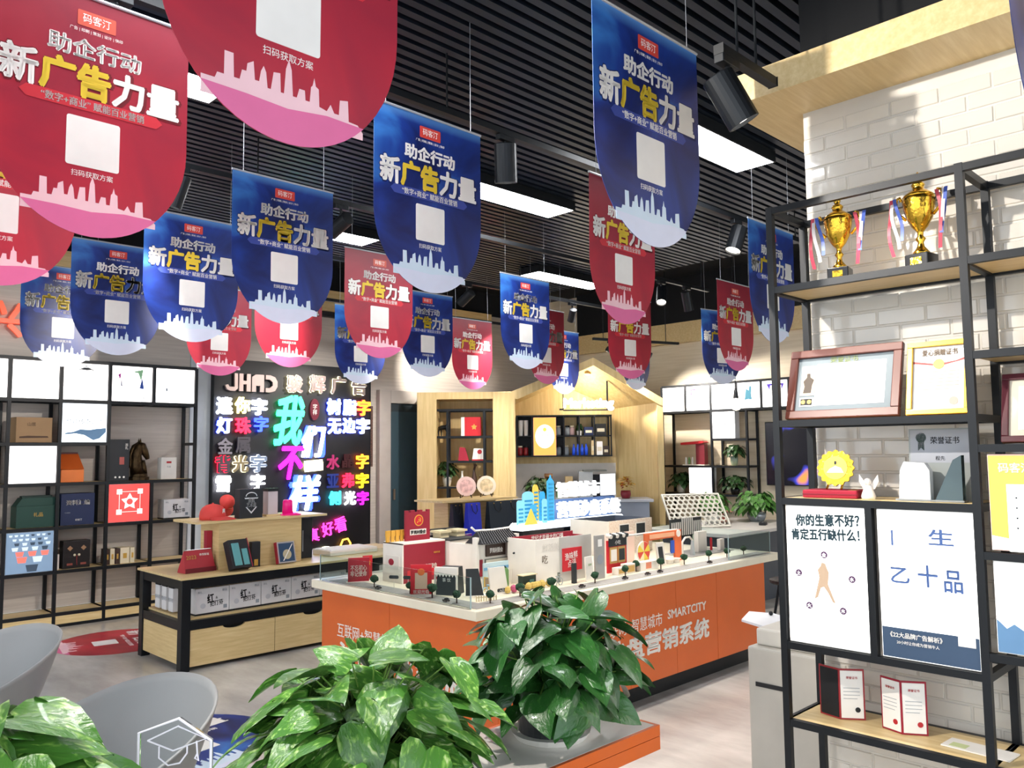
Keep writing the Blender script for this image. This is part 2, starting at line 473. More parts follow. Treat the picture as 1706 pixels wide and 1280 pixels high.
def spot(label, loc, aim, r=.042, ln=.17, power=1.0, big=False, col=(1, .93, .84)):
    """track spotlight: adapter, stem, cylinder head with a lit lens; the lamp sits in the head"""
    t = thing('track_spotlight', label, 'spotlight', loc, group='black track spotlights')
    MB().box(-.055, -.019, -.03, .055, .019, .0).build('adapter', HEAD, t, bevel=.003)
    MB().cyl((0, 0, -.09), .009, .062, 10).build('stem', HEAD, t)
    d = (Vector(aim)-(Vector(loc)+Vector((0, 0, -.12)))).normalized()
    q = d.to_track_quat('-Z', 'Y').to_euler()
    b = MB().lathe([(r*.94, ln*.42), (r, ln*.40), (r, -ln*.6), (r*.9, -ln*.6), (r*.82, -ln*.5)], 24).build('head', HEAD, t, (0, 0, -.13), q, smooth=False)
    MB().cyl((0, 0, -ln*.53), r*.84, .004, 24).build('lens', LENS, b)
    li = bpy.data.lights.new('spot_lamp', 'SPOT'); li.energy = SPOT_POWER*power; li.spot_size = R(62); li.spot_blend = .6; li.shadow_soft_size = .03
    li.color = col
    lo = bpy.data.objects.new('spot_lamp', li); COL.objects.link(lo); lo.parent = t
    lo.location = Vector((0, 0, -.13))+d*(ln*.6+.01); lo.rotation_euler = q
    return t
spot('large black spotlight beside the oak soffit, aimed at the trophies', (2.43, 1.40, 2.93), (2.75, 1.15, 2.1), .055, .18, .5)
spot('black spotlight between the big red banner and the dark blue banner', (1.92, 4.70, 3.28), (1.3, 5.4, .3), .045, .19, .5)
spot('black spotlight just right of the tall blue centre banner', (2.98, 3.05, 3.28), (3.4, 3.4, .8), .06, .2, .8)
spot('black spotlight before the lit panel left of the centre banner', (3.02, 4.70, 3.28), (2.6, 8.7, 1.5), .05, .19, 1.3)
spot('small lit spotlight below right of the centre blue banner', (5.40, 6.10, 3.28), (5.1, 8.8, 1.5), .048, .18, 1.0)
spot('small lit spotlight left of the narrow far red banner', (6.45, 6.10, 3.28), (6.6, 8.2, 1.4), .048, .18, 1.0)
spot('lit cylinder spotlight right of the narrow red banner', (6.75, 4.70, 3.28), (5.4, 3.9, .8), .05, .2, 1.0)
spot('cylinder spotlight left of the short red banner by the shelf', (7.2, 4.70, 3.28), (8.2, 4.9, .7), .05, .2, 1.0)
spot('tilted spotlight with bright round lens by the slatted ceiling edge', (5.35, 3.05, 3.28), (4.4, 3.3, .8), .06, .19, 1.0)
spot('left of two small spotlights on the short diagonal track', (8.15, 6.46, 2.98), (9.4, 6.0, 2.0), .042, .16, 1.1)
spot('right of two small spotlights on the short diagonal track', (8.62, 6.29, 2.98), (9.4, 4.9, 2.0), .042, .16, 1.1)
spot('small spotlight hanging before the pavilion roof', (7.35, 7.55, 3.22), (8.0, 7.9, 1.4), .042, .15, .8)
spot('small black spotlight in front of the oak wall band', (5.75, 7.55, 3.22), (4.9, 8.9, 1.6), .042, .15, .8)
spot('small black spotlight over the alcove, aimed at the wall above it', (6.6, 7.55, 3.22), (7.3, 8.9, 2.7), .042, .15, 1.2)
spot('small tilted spotlight right of the dark red far banner', (7.0, 6.10, 3.28), (7.9, 7.6, 1.2), .042, .15, .8)
t = thing('lighting_track', 'unseen lighting track added above the biggest red banner', 'lighting track', (.1, 2.28, 3.28), group='black lighting tracks')  # track added out of view to carry the two helper lamps
MB().box(0, -.017, 0, 1.1, .017, .032).build('rail', BLACKM, t)
for xx in (.15, .95):
    MB().cyl((xx, 0, .032), .005, .638, 8).build('hanging_rod', BLACKM, t)
spot('unseen spotlight added above the biggest red banner to brighten the trophy wall', (.5, 2.28, 3.28), (3.1, .85, 2.1), .06, .2, 2.0)  # lamp added to brighten the trophy wall
spot('unseen spotlight added above the biggest red banner to brighten the foreground plants', (.85, 2.28, 3.28), (1.3, 1.75, .8), .05, .19, .75)  # lamp added to brighten the plants on the divider table
spot('black spotlight hidden behind the big red banner at top left', (1.0, 3.05, 3.28), (1.3, 2.0, .8), .05, .19, 1.0)
# ================================================================ hanging banners
BW, BH = .6, .78
PRINT = {
 'blue': dict(g=cloud_print('blue banner print', '1b3788', '3c7fcc', '101b52', ('5f9ad8', .735, .785, .75)), logo=M('orange red logo print', 'd0463c', .4), sky=M('ice white print', 'cfe0f0', .4), rib=M('violet ribbon print', '3a4a98', .4), edge=M('dark blue print', '15225a', .4), sea=M('pale lilac print', 'd9def2', .4)),
 'red': dict(g=cloud_print('red banner print', 'b42639', 'c93346', '9c2238', ('6e2232', .3, .8, .85)), logo=M('brick logo print', 'c0503f', .4), sky=M('pale pink print', 'f0c4cc', .4), rib=M('scarlet ribbon print', 'c8303c', .4), edge=M('dark red print', '701a24', .4), sea=M('hot pink print', 'dd6c9c', .4))}
PW = M('white banner print', 'eeeae6', .4)
PY = M('yellow banner print', 'e2c23a', .4)
ROD = M('clear hanging rod', 'b8bcc4', .25, .4)
def arc(z, n=24, rx=.3, rz=.34):
    return [(rx*math.cos(PI+PI*i/n), z+rz*math.sin(PI+PI*i/n)) for i in range(n+1)]
def zz(v):
    return BH*(1-v)
SKY = [(-.2, .1), (-.2, .125), (-.17, .125), (-.165, .14), (-.15, .14), (-.15, .198), (-.13, .198), (-.128, .14), (-.115, .14), (-.11, .165), (-.1, .165), (-.098, .185), (-.084, .195), (-.08, .15), (-.07, .15), (-.066, .178), (-.06, .192), (-.054, .178), (-.05, .14), (-.042, .14), (-.036, .185), (-.02, .188), (-.018, .14), (-.01, .14), (-.006, .205), (.001, .23), (.008, .205), (.012, .14), (.022, .14), (.028, .165), (.042, .165), (.044, .14), (.055, .14), (.058, .18), (.062, .185), (.066, .205), (.07, .185), (.078, .18), (.08, .135), (.1, .13), (.11, .15), (.12, .13), (.133, .13), (.135, .17), (.157, .175), (.16, .12), (.185, .118), (.2, .1)]
def make_banner(c):
    p = PRINT[c]
    t = bpy.data.objects.new('hanging_banner', None); COL.objects.link(t)
    MB().prism(arc(.34)+[(.3, .78), (-.3, .78)], -.0008, .0008).build('banner_cloth', p['g'], t)
    MB().tube([(-.303, 0, .783), (.303, 0, .783)], .006, 8).build('top_rod', ROD, t)
    for x in (-.24, .24):
        MB().cyl((x, 0, .785), .0012, .875, 6).build('string', ROD, t)
    y = -.001
    plate(rrect(-.058, zz(.125), .058, zz(.06), .004), 'logo_patch', p['logo'], t, y)
    txt('码客汀', PW, t, w=.085, h=.03, at=(0, y-.001, zz(.09)), ext=.0004)
    txt('广告 | 印刷 | 策划 | 设计 | 快印', PW, t, w=.16, at=(0, y, zz(.145)), ext=.0004)
    txt('助企行动', PW, t, w=.285, h=.066, at=(0, y, zz(.222)), ext=.0006, bold=.04)
    txt('新广告力量', p['edge'], t, name='letter_shadow', w=.555, h=.132, at=(.003, y, zz(.358)), ext=.0006, bold=.06)
    txt('新', PW, t, w=.108, h=.118, at=(-.217, y-.0008, zz(.355)), ext=.0006, bold=.038)
    txt('广告', PY, t, w=.212, h=.118, at=(-.057, y-.0008, zz(.355)), ext=.0006, bold=.055)
    txt('力量', PW, t, w=.22, h=.118, at=(.161, y-.0008, zz(.355)), ext=.0006, bold=.038)
    plate([(-.215, zz(.455)), (-.195, zz(.48)), (.195, zz(.48)), (.215, zz(.455)), (.195, zz(.43)), (-.195, zz(.43))], 'ribbon', p['rib'], t, y)
    txt('“数字+商业” 赋能百业营销', PW, t, w=.31, h=.028, at=(0, y-.001, zz(.455)), ext=.0004, bold=.015)
    plate(rrect(-.08, zz(.715), .08, zz(.51), .008), 'blank_square', PW, t, y)
    txt('扫码获取方案', PW, t, w=.125, h=.02, at=(0, y, zz(.745)), ext=.0004)
    plate([(-.2, .06), (.2, .06)]+[(q[0], (q[1]-.09)*.9+.068) for q in reversed(SKY)], 'skyline', p['sky'], t, y)
    n = 14
    a = math.asin((.34-.088)/.34)
    low = [(.3*math.cos(PI+a+(PI-2*a)*i/n), .34+.34*math.sin(PI+a+(PI-2*a)*i/n)) for i in range(n+1)]
    plate(low+[(.1, .092), (0, .08), (-.1, .086)], 'skyline_shore', p['sea'], t, y-.0009)
    return t
PROTO = {c: make_banner(c) for c in ('blue', 'red')}
first = {'blue': True, 'red': True}
BN = [
 ('red', .845, 2.752, 0, 'large red hanging banner at the top left corner of the view'),
 ('red', .899, 1.62, 0, 'biggest red hanging banner, cut by the top edge, showing its blank white square'),
 ('blue', 2.224, 2.752, 0, 'tall blue hanging banner in the centre, left of the long ceiling light'),
 ('blue', 2.186, 3.945, 0, 'dark blue hanging banner just left of the centre one'),
 ('blue', 2.116, 4.953, 0, 'bright blue hanging banner overlapping the small red banner by the left shelf'),
 ('blue', 2.014, 5.941, 0, 'dark blue hanging banner second from the left shelf end'),
 ('blue', 1.965, 6.966, 0, 'blue hanging banner in front of the left shelf light boxes'),
 ('red', .807, 3.796, 0, 'red hanging banner cut by the left edge, behind the large red one'),
 ('red', 3.217, 6.938, 0, 'small red hanging banner left above the neon sign board'),
 ('red', 3.327, 5.919, 0, 'red hanging banner with hidden top, centred above the neon sign board'),
 ('blue', 4.70, 6.929, 0, 'small blue hanging banner at the right end of the neon sign board'),
 ('red', 3.512, 4.939, 0, 'mid-size red hanging banner left below the tall blue centre banner'),
 ('blue', 4.729, 5.889, 0, 'blue hanging banner above the teal door'),
 ('red', 6.085, 6.782, 0, 'small dark red hanging banner above the alcove shelf'),
 ('blue', 4.924, 4.813, 0, 'blue hanging banner left of the gable peak, in front of a dark red one'),
 ('red', 6.201, 5.769, 3, 'dark red hanging banner mostly hidden behind a blue one near the gable'),
 ('blue', 7.498, 6.686, 2, 'smallest blue hanging banner before the gable peak'),
 ('blue', 2.275, 1.614, 0, 'large blue hanging banner at the top centre right, by the large spotlight'),
 ('red', 3.575, 2.739, 0, 'narrow bright red hanging banner half behind the large blue one'),
 ('red', 6.40, 4.84, -7, 'twisted dark red hanging banner right of the gable peak'),
 ('blue', 7.652, 5.711, 4, 'dark blue hanging banner behind the twisted red one'),
 ('blue', 7.704, 4.607, -10, 'twisted narrow blue hanging banner over the far light boxes'),
 ('red', 6.498, 3.744, 0, 'short red hanging banner over the hanging bulb lamp'),
 ('blue', 4.984, 2.594, 0, 'dark blue hanging banner behind the post of the trophy shelf'),
 ('blue', 2.208, .446, 0, 'blue hanging banner cut off at the top right edge')]
random.seed(11)
for c, x, y, rz, l in BN:
    if first[c]:
        o = PROTO[c]; first[c] = False; o.location = (x, y, 2.29); tag(o, l, 'banner', c+' banners hanging from the ceiling')
    else:
        o = dup(PROTO[c], (x, y, 2.29), 0, l)
    o.rotation_euler = (R(random.uniform(-.8, .8)), 0, R(rz+random.uniform(-1.2, 1.2)))
# ================================================================ left wall: shelving, light boxes, goods
def shelf_frame(t, posts, rails, depth, boards=(), w_=.03, sides=(), mat=None):
    """steel shelving: posts (x,z0,z1) and rails (x0,x1,z) front and back, side bars (x,z), boards (x0,x1,z)"""
    mat = mat or BLACKM
    h = w_/2
    for x, z0, z1 in posts:
        MB().box(x-h, 0, z0, x+h, w_, z1).build('post', mat, t)
        MB().box(x-h, depth-w_, z0, x+h, depth, z1).build('post', mat, t)
    for x0, x1, z in rails:
        MB().box(x0, .001, z-h, x1, w_-.001, z+h).build('rail', mat, t)
        MB().box(x0, depth-w_+.001, z-h, x1, depth-.001, z+h).build('rail', mat, t)
    for x, z in sides:
        MB().box(x-h+.001, w_, z-h, x+h-.001, depth-w_, z+h).build('side_bar', mat, t)
    for x0, x1, z in boards:
        MB().box(x0+.002, w_, z-.016, x1-.002, depth-w_, z).build('board', WOODX, t)
def light_box(label, loc, w_, h_, rz=0, face=None, d=.1, group=None, housing=None):
    t = thing('light_box', label, 'light box', loc, rz, group)
    MB().box(0, .012, 0, w_, d, h_).build('housing', housing or M('white light box body', 'd8d8d8', .5), t)
    MB().box(.004, .004, .004, w_-.004, .012, h_-.004).build('lit_face', face or LIT, t)
    return t
XS = [1.13, 1.56, 1.99, 2.42, 2.86, 3.29, 3.73]
ZS = dict(top=2.51, a=2.12, b=1.71, c=1.33, d=.92, e=.51, f=.12)
LS = thing('display_shelf', 'tall black steel display shelf with light boxes on the left wall', 'shelf', (1.13, 8.56, 0))
q = [x-1.13 for x in XS]
shelf_frame(LS, [(x, 0, 2.51) for x in q if abs(x-2.16) > .01]+[(2.16, 2.12, 2.51), (2.16, .0, 1.33)],
            [(q[0], q[6], z) for z in (2.51, 2.12, 1.33, .92, .51, .12)]+[(q[0], q[4], 1.71), (q[0], q[6], .012)], .33,
            [(q[0], q[6], 1.345), (q[0], q[6], .935), (q[1], q[6], .525), (q[0], q[6], .135), (q[0], q[4], 1.725)], sides=[(x, z) for x in q for z in (.12, .51, .92, 1.33, 2.12, 2.49) if not (abs(x-2.16) < .01 and z in (1.5,))]+[(q[6], 1.71)])
MB().box(q[0], .004, .028, q[6], .012, .104).build('kick_board', WOODX, LS)
Y0 = 8.566
FAINT = M('pale grey ink', 'a9acb4', .6)
INK = M('dark ink', '2a3038', .6)
def cell(i, j, zlo, zhi, label, face=None, group='light boxes in the left wall shelf'):
    x0, x1 = XS[i]+.018, XS[j]-.018
    return light_box(label, (x0, Y0, zlo+.017), x1-x0, zhi-zlo-.034, 0, face, .12, group), x1-x0, zhi-zlo-.034
def cell2(i, j, zlo, zhi):
    x0, x1 = XS[i]+.018, XS[j]-.018
    return (x0, Y0, zlo+.034), x1-x0, zhi-zlo-.034
t, w_, h_ = cell(1, 2, ZS['a'], ZS['top'], 'white light box at the left edge of the top shelf row')
txt('品牌策划', FAINT, t, w=.2, at=(w_/2, .003, .03))
t, w_, h_ = cell(2, 3, ZS['a'], ZS['top'], 'blank white light box second in the top row, below a blue banner')
txt('上善若水 厚德载物', FAINT, t, w=.3, at=(w_/2, .003, .035))
t, w_, h_ = cell(3, 4, ZS['a'], ZS['top'], 'white top row light box printed with a small pavilion roof')
plate([(.12, .28), (.15, .295), (.2, .29), (.25, .295), (.28, .28), (.26, .3), (.22, .318), (.18, .318), (.14, .3)], 'roof_print', INK, t, .004)
plate(rect(.185, .325, .215, .333), 'finial_print', INK, t, .004)
txt('楼阁印象', FAINT, t, w=.12, at=(.2, .003, .17)); txt('城市文化展示', FAINT, t, w=.28, at=(.2, .003, .035))
t, w_, h_ = cell(4, 5, ZS['a'], ZS['top'], 'top row light box printed with a coloured square frame')
plate([(.055, .27), (.085, .28), (.075, .21)], 'magenta_print', M('magenta ink', 'c030a0', .5), t, .004)
plate([(.19, .3), (.30, .33), (.28, .21), (.25, .29)], 'green_print', M('mint ink', '9fd8a8', .5), t, .004)
plate([(.29, .25), (.31, .13), (.265, .135)], 'blue_print', M('cobalt ink', '2c52b0', .5), t, .004)
plate([(.085, .24), (.1, .15), (.085, .155)], 'indigo_print', M('indigo ink', '2a2f70', .5), t, .004)
txt('精彩无限\n创意设计', FAINT, t, w=.14, at=(.18, .003, .19)); txt('品牌 设计', FAINT, t, w=.28, at=(.19, .003, .035))
t, w_, h_ = cell(5, 6, ZS['a'], ZS['top'], 'top row light box at the right end with a tiny angle mark')
plate([(.1, .12), (.18, .125), (.12, .13), (.115, .16), (.105, .155)], 'angle_print', M('slate ink', '7f8fa0', .5), t, .004)
txt('方圆之间', FAINT, t, w=.2, at=(.19, .003, .035))
BLUELIT = M('pale blue lit face', 'ffffff', .4, emit=1.5, ecol='e4f0fb')
t, w_, h_ = cell(3, 4, ZS['b'], ZS['a'], 'light box printed with a blue mountain ridge', BLUELIT)
plate([(.03, .09), (.1, .1), (.16, .125), (.25, .12), (.3, .13), (.395, .14), (.395, .1), (.34, .04), (.28, .02), (.2, .07), (.12, .085), (.03, .075)], 'mountain_print', M('mountain blue ink', '5f86ac', .5), t, .004)
txt('码客汀', M('sky ink', '9fc4e0', .5), t, w=.09, at=(.07, .003, .34)); txt('酷炫传奇之道', INK, t, w=.33, at=(.2, .003, .2))
t, w_, h_ = cell(2, 3, ZS['c'], ZS['b'], 'white light box with one faint line of script, left of the orange box')
txt('财富工具说话', FAINT, t, w=.22, at=(.19, .003, .22))
REDLIT = M('red lit face', 'd83a3a', .4, emit=.9, ecol='e0433f')
t, w_, h_ = cell(4, 5, ZS['d'], ZS['c'], 'red light box with a pale star and four white squares', REDLIT)
PALE = M('pale rose ink', 'f2dcd2', .5, emit=.9)
star = []
for i in range(10):
    r_ = .085 if i % 2 == 0 else .045
    star.append((.2+r_*math.sin(2*PI*i/10), .2+r_*math.cos(2*PI*i/10)))
plate(star[::-1], 'star_print', PALE, t, .004)
plate(disc(.2, .2, .03), 'star_core_print', REDLIT, t, .0032)
for cx, cz in ((.1, .3), (.3, .3), (.1, .1), (.3, .1)):
    plate(rect(cx-.025, cz-.025, cx+.025, cz+.025), 'square_print', PALE, t, .004)
for a in ((.125, .298, .275, .302), (.125, .098, .275, .102), (.098, .125, .102, .275), (.298, .125, .302, .275)):
    plate(rect(*a), 'line_print', PALE, t, .004)
SEATLIT = M('cool lit photo face', '6b7d90', .4, emit=.5, ecol='708aa6')
t, w_, h_ = cell(2, 3, ZS['e'], ZS['d'], 'light box with a picture of rows of grey seats and five red ones', SEATLIT)
SG = [M('pale seat ink', 'aebccc', .5, emit=.7), M('dark seat ink', '3a4a5c', .5, emit=.25), M('red seat ink', 'd85a50', .5, emit=.8, ecol='ee6658')]
random.seed(3)
for r_ in range(7):
    s_ = .03+.075*(1-r_/6)**1.6
    zc = .045+.3*(r_/6)**.75
    n = 3+r_
    for k in range(n):
        cx = w_/2+(k-(n-1)/2)*s_*1.5+(.0 if r_ % 2 else .02)
        if cx-s_/2 < .01 or cx+s_/2 > w_-.01:
            continue
        red = (r_ == 1 and k == 1) or (r_ == 2 and k in (1, 2, 3))
        plate([(cx-s_*.36, zc-s_*.3), (cx+s_*.36, zc-s_*.3), (cx+s_*.5, zc+s_*.3), (cx-s_*.5, zc+s_*.3)], 'seat_print', SG[2] if red else SG[random.random() < .35], t, .004-.0001*(7-r_))
# ---- goods on the left shelf
def carton(name, label, cat, loc, w_, d_, h_, mat, rz=0, lid=None, group=None, lean=0):
    t = thing(name, label, cat, loc, rz, group, lean)
    MB().box(0, 0, 0, w_, d_, h_*(.8 if lid else 1)).build('box_body', mat, t, bevel=.003)
    if lid:
        MB().box(-.003, -.003, h_*.8, w_+.003, d_+.003, h_).build('lid', lid, t, bevel=.003)
    return t
zb = ZS['b']+.031
t = carton('gift_box', 'brown kraft box with a brushed dark stripe on the left shelf', 'box', (2.06, 8.6, ZS['b']+.016), .31, .2, .235, M('kraft board', '9a7b58', .6), 4)
plate([(.03, .04), (.28, .045), (.27, .06), (.1, .062), (.03, .055)], 'brush_print', M('umber ink', '4b3526', .6), t, 0)
txt('山居', M('umber ink', '4b3526'), t, w=.07, at=(.13, -.001, .17))
t = thing('document_box', 'orange leather document box with a sloped lid on the left shelf', 'box', (2.45, 8.6, ZS['c']+.016))
OR = M('orange leather', 'd9722e', .45)
MB().box(0, 0, 0, .205, .18, .12).build('box_body', OR, t, bevel=.004)
MB().add([(0, .0, .122), (.205, .0, .122), (.195, .16, .27), (.012, .16, .27), (0, .18, .122), (.205, .18, .122), (.195, .18, .27), (.012, .18, .27)], [(0, 1, 2, 3), (5, 4, 7, 6), (3, 2, 6, 7), (0, 3, 7, 4), (1, 5, 6, 2)]).build('lid', M('dark orange leather', 'b8541f', .45), t)
MB().box(.02, .15, .27, .19, .185, .285).build('spine', M('burgundy band', '5a1f1a', .5), t)
t = carton('gift_box', 'tall black gift box with a red seal label beside the horse head', 'box', (2.885, 8.6, ZS['c']+.016), .19, .12, .41, M('matt black card', '1c1f25', .55))
plate(rect(.095, .16, .14, .235), 'seal_label', M('seal red', 'a04a44', .5), t, 0)
txt('茶\n礼', WHITEP, t, w=.03, at=(.16, -.001, .34))
for x in (.06, .1, .14):
    plate(disc(x, .035, .01, 14), 'dot_print', WHITEP, t, 0)
# bronze horse head
t = thing('horse_head_statue', 'bronze horse head statue on the left shelf', 'statue', (3.20, 8.68, ZS['c']+.016))
BRZ = M('dark bronze', '4a3a26', .3, .9, var=.5, vs_=20, bump=.5)
MB().lathe([(.1, 0), (.1, .03), (.085, .035), (.08, .06), (.06, .07)], 20).build('base', BRZ, t)
MB().tube([(-.015, 0, .06), (-.03, 0, .16), (-.035, 0, .25), (-.01, 0, .33), (.02, 0, .37)], [.07, .062, .055, .05, .035], 12).build('neck', BRZ, t, smooth=True)
hd = MB().tube([(-.005, 0, .36), (.02, 0, .345), (.05, 0, .29), (.075, 0, .235), (.085, 0, .21)], [.03, .045, .038, .027, .02], 12).build('head', BRZ, t, smooth=True)
MB().lathe([(.012, 0), (.008, .025), (.001, .05)], 8, (0.0, -.022, .375)).build('ear', BRZ, hd)
MB().lathe([(.012, 0), (.008, .025), (.001, .05)], 8, (0.0, .022, .375)).build('ear', BRZ, hd)
MB().tube([(-.01, 0, .38), (-.06, 0, .34), (-.09, 0, .25), (-.085, 0, .15), (-.06, 0, .08)], [.012, .02, .022, .022, .012], 8).build('mane', BRZ, t, smooth=True)
MB().tube([(.03, -.02, .2), (.04, -.02, .12), (.06, -.015, .06)], [.02, .03, .02], 8).build('chest', BRZ, t, smooth=True)
t = carton('gift_box', 'small white box with a red logo right of the horse head', 'box', (3.4, 8.62, ZS['c']+.016), .16, .1, .225, M('soft white card', 'e2ddd6', .55))
plate(rect(.055, .165, .105, .185), 'logo_print', REDP, t, 0); txt('礼盒', GREYP, t, w=.04, at=(.08, -.001, .13))
# row d
t = thing('gift_box', 'dark green box with carrying handle on the left shelf', 'box', (2.09, 8.6, ZS['d']+.016))
GR = M('bottle green card', '173f36', .5)
MB().box(0, 0, 0, .36, .2, .2).build('box_body', GR, t, bevel=.004)
MB().prism([(0, .2), (.36, .2), (.32, .275), (.05, .275)], .02, .18).build('lid', GR, t)
MB().box(.055, .06, .275, .31, .14, .292).build('handle_flap', M('darker green card', '0f2d27', .5), t)
txt('礼品', GOLDP, t, w=.08, at=(.18, -.001, .12))
t = carton('document_box', 'navy blue document box with white title on the left shelf', 'box', (2.46, 8.6, ZS['d']+.016), .3, .2, .3, NAVY)
txt('资料汇编', WHITEP, t, w=.21, h=.05, at=(.15, -.001, .215), bold=.025); txt('码客汀', WHITEP, t, w=.06, at=(.16, -.001, .05)); txt('专业服务', GREYP, t, w=.05, at=(.06, -.001, .12))
def red_print_box(label, loc, rz=0, w_=.26, h_=.2, d_=.16, group='white cartons with black brush lettering'):
    t = thing('printed_carton', label, 'box', loc, rz, group)
    MB().box(0, 0, .012, w_, d_, h_).build('box_body', M('white carton', 'd9d6d6', .55), t, bevel=.003)
    MB().box(0, 0, 0, w_, d_, .012).build('base_band', BLACKP, t)
    txt('红', BLACKP, t, w=w_*.21, h=h_*.35, at=(w_*.44, -.001, h_*.6), bold=.03, tilt=6)
    txt('&', BLACKP, t, w=w_*.06, at=(w_*.62, -.001, h_*.6))
    txt('犯仃芬', BLACKP, t, w=w_*.4, h=h_*.2, at=(w_*.62, -.001, h_*.4), bold=.02, tilt=4)
    plate(disc(w_*.22, h_*.34, h_*.1, 14, w_*.08), 'cloud_print', M('light grey ink', 'bdbdc2', .6), t, 0)
    plate(rect(w_*.83, h_*.16, w_*.94, h_*.3), 'blank_square', GREYP, t, 0)
    txt('茶礼', GREYP, t, w=w_*.12, at=(w_*.12, -.001, h_*.86)); txt('精品', GREYP, t, w=w_*.14, at=(w_*.86, -.001, h_*.86))
    return t
c0 = red_print_box('white carton with black brush lettering on the wall shelf beside the red light box', (3.43, 8.6, ZS['d']+.016), 0, .27, .2)
# row e
t = thing('presentation_case', 'black case with two gold diamonds and white toggles on the left shelf', 'case', (2.50, 8.62, ZS['e']+.016))
MB().box(0, 0, 0, .24, .12, .26).build('box_body', M('black leatherette', '191415', .45), t, bevel=.004)
for x in (.06, .18):
    plate([(x, .165), (x+.025, .19), (x, .215), (x-.025, .19)], 'diamond_print', M('rose gold', 'b08a6a', .4, .5), t, 0)
    plate(rect(x-.025, .03, x+.025, .05), 'script_print', M('maroon foil', '8a4a40', .4), t, 0)
for x in (.1, .14):
    MB().sph((x, -.004, .125), .012, 10).build('toggle', CREAM, t)
MB().tube([(.12, -.006, .12), (.118, -.008, .08), (.122, -.006, .03)], .004, 6).build('tassel', M('dark red cord', '7a2424', .6), t)
t = thing('booklet', 'thin white upright booklet left of the black case', 'book', (2.455, 8.64, ZS['e']+.016))
MB().box(0, 0, 0, .018, .1, .14).build('cover', WHITEP, t)
MB().box(.002, .004, .14, .016, .098, .1405).build('pages', CREAM, t)
DBR = M('dark brown cloth', '3e2a22', .6)
for i, (x, wd, mt, l) in enumerate(((2.885, .035, DBR, 'dark brown slipcase at the left end of the cream book row'), (2.925, .045, CREAM, 'cream book left of the brown spine'), (2.975, .04, DBR, 'dark brown book between cream books'), (3.02, .09, CREAM, 'wide cream box file right of the brown book'), (3.115, .045, CREAM, 'cream book at the right end of the book row'))):
    t = thing('book', l, 'book', (x, 8.62, ZS['e']+.016), group='books on the left shelf')
    MB().box(0, 0, 0, wd-.002, .14, .15+.004*(i % 2)).build('cover', mt, t, bevel=.002)
    plate(rect(wd*.3, .05, wd*.7, .1), 'spine_label', GOLDP, t, 0)
# orange wall lettering at the left edge
t = thing('wall_lettering', 'orange raised character on the wall above the left shelf', 'sign', (2.0, 8.86, 2.9))
txt('兴', M('orange red acrylic', 'e0481c', .35, emit=.25, ecol='ff5a20'), t, name='letter', w=.33, h=.34, at=(-.02, 0, 0), ext=.03, bold=.03)
# ================================================================ neon letter board
NB = thing('sign_board', 'black sample board full of glowing coloured channel letters', 'sign', (4.04, 8.8, .12))
BOARDM = M('black perforated board', '0b0d14', .5)
MB().box(0, 0, 0, 2.07, .07, 2.55).build('panel', BOARDM, NB)
MB().box(-.012, -.004, 0, 0, .074, 2.56).build('edge_strip', BLACKM, NB)
MB().box(2.07, -.004, 0, 2.082, .074, 2.56).build('edge_strip', BLACKM, NB)
def glow(n, col, e):
    return M('glow '+n, col, .4, emit=e, ecol=col)
GW = glow('white', 'fbfaff', 3.2); GY = glow('warm yellow', 'f2e48a', 2.6); GB = glow('blue', '2b45ff', 3.2); GRD = glow('red', 'ff1e3c', 2.2); GG = glow('green', '38f0a0', 2.6)
GM = glow('magenta', 'e21be0', 2.0); GC = glow('cyan', '35d4e6', 2.0); GO = glow('orange', 'ff9a2a', 1.8); GYL = glow('yellow', 'ffd21e', 1.8); GWW = glow('warm white', 'fff0c4', 3); GBW = glow('bluish white', 'dfe8ff', 3.4); GP = glow('hot pink', 'ff2fb4', 3)
MET = M('brushed grey letter metal', '8d8893', .35, .6); MET2 = M('dark letter metal', '55525a', .4, .6); MET3 = M('bronze letter metal', '9a8c70', .35, .6); MET4 = M('blue grey letter metal', '8fa0bd', .35, .5)
ROSE = M('rose grey letter metal', 'a08f8c', .35, .5); DPK = M('dark pink acrylic', '8a2450', .4, emit=.4, ecol='a02a60'); DBL = M('dark blue acrylic', '1b2a60', .4, emit=.3, ecol='20308a'); DRD = M('dim red acrylic', '3a0f18', .4)
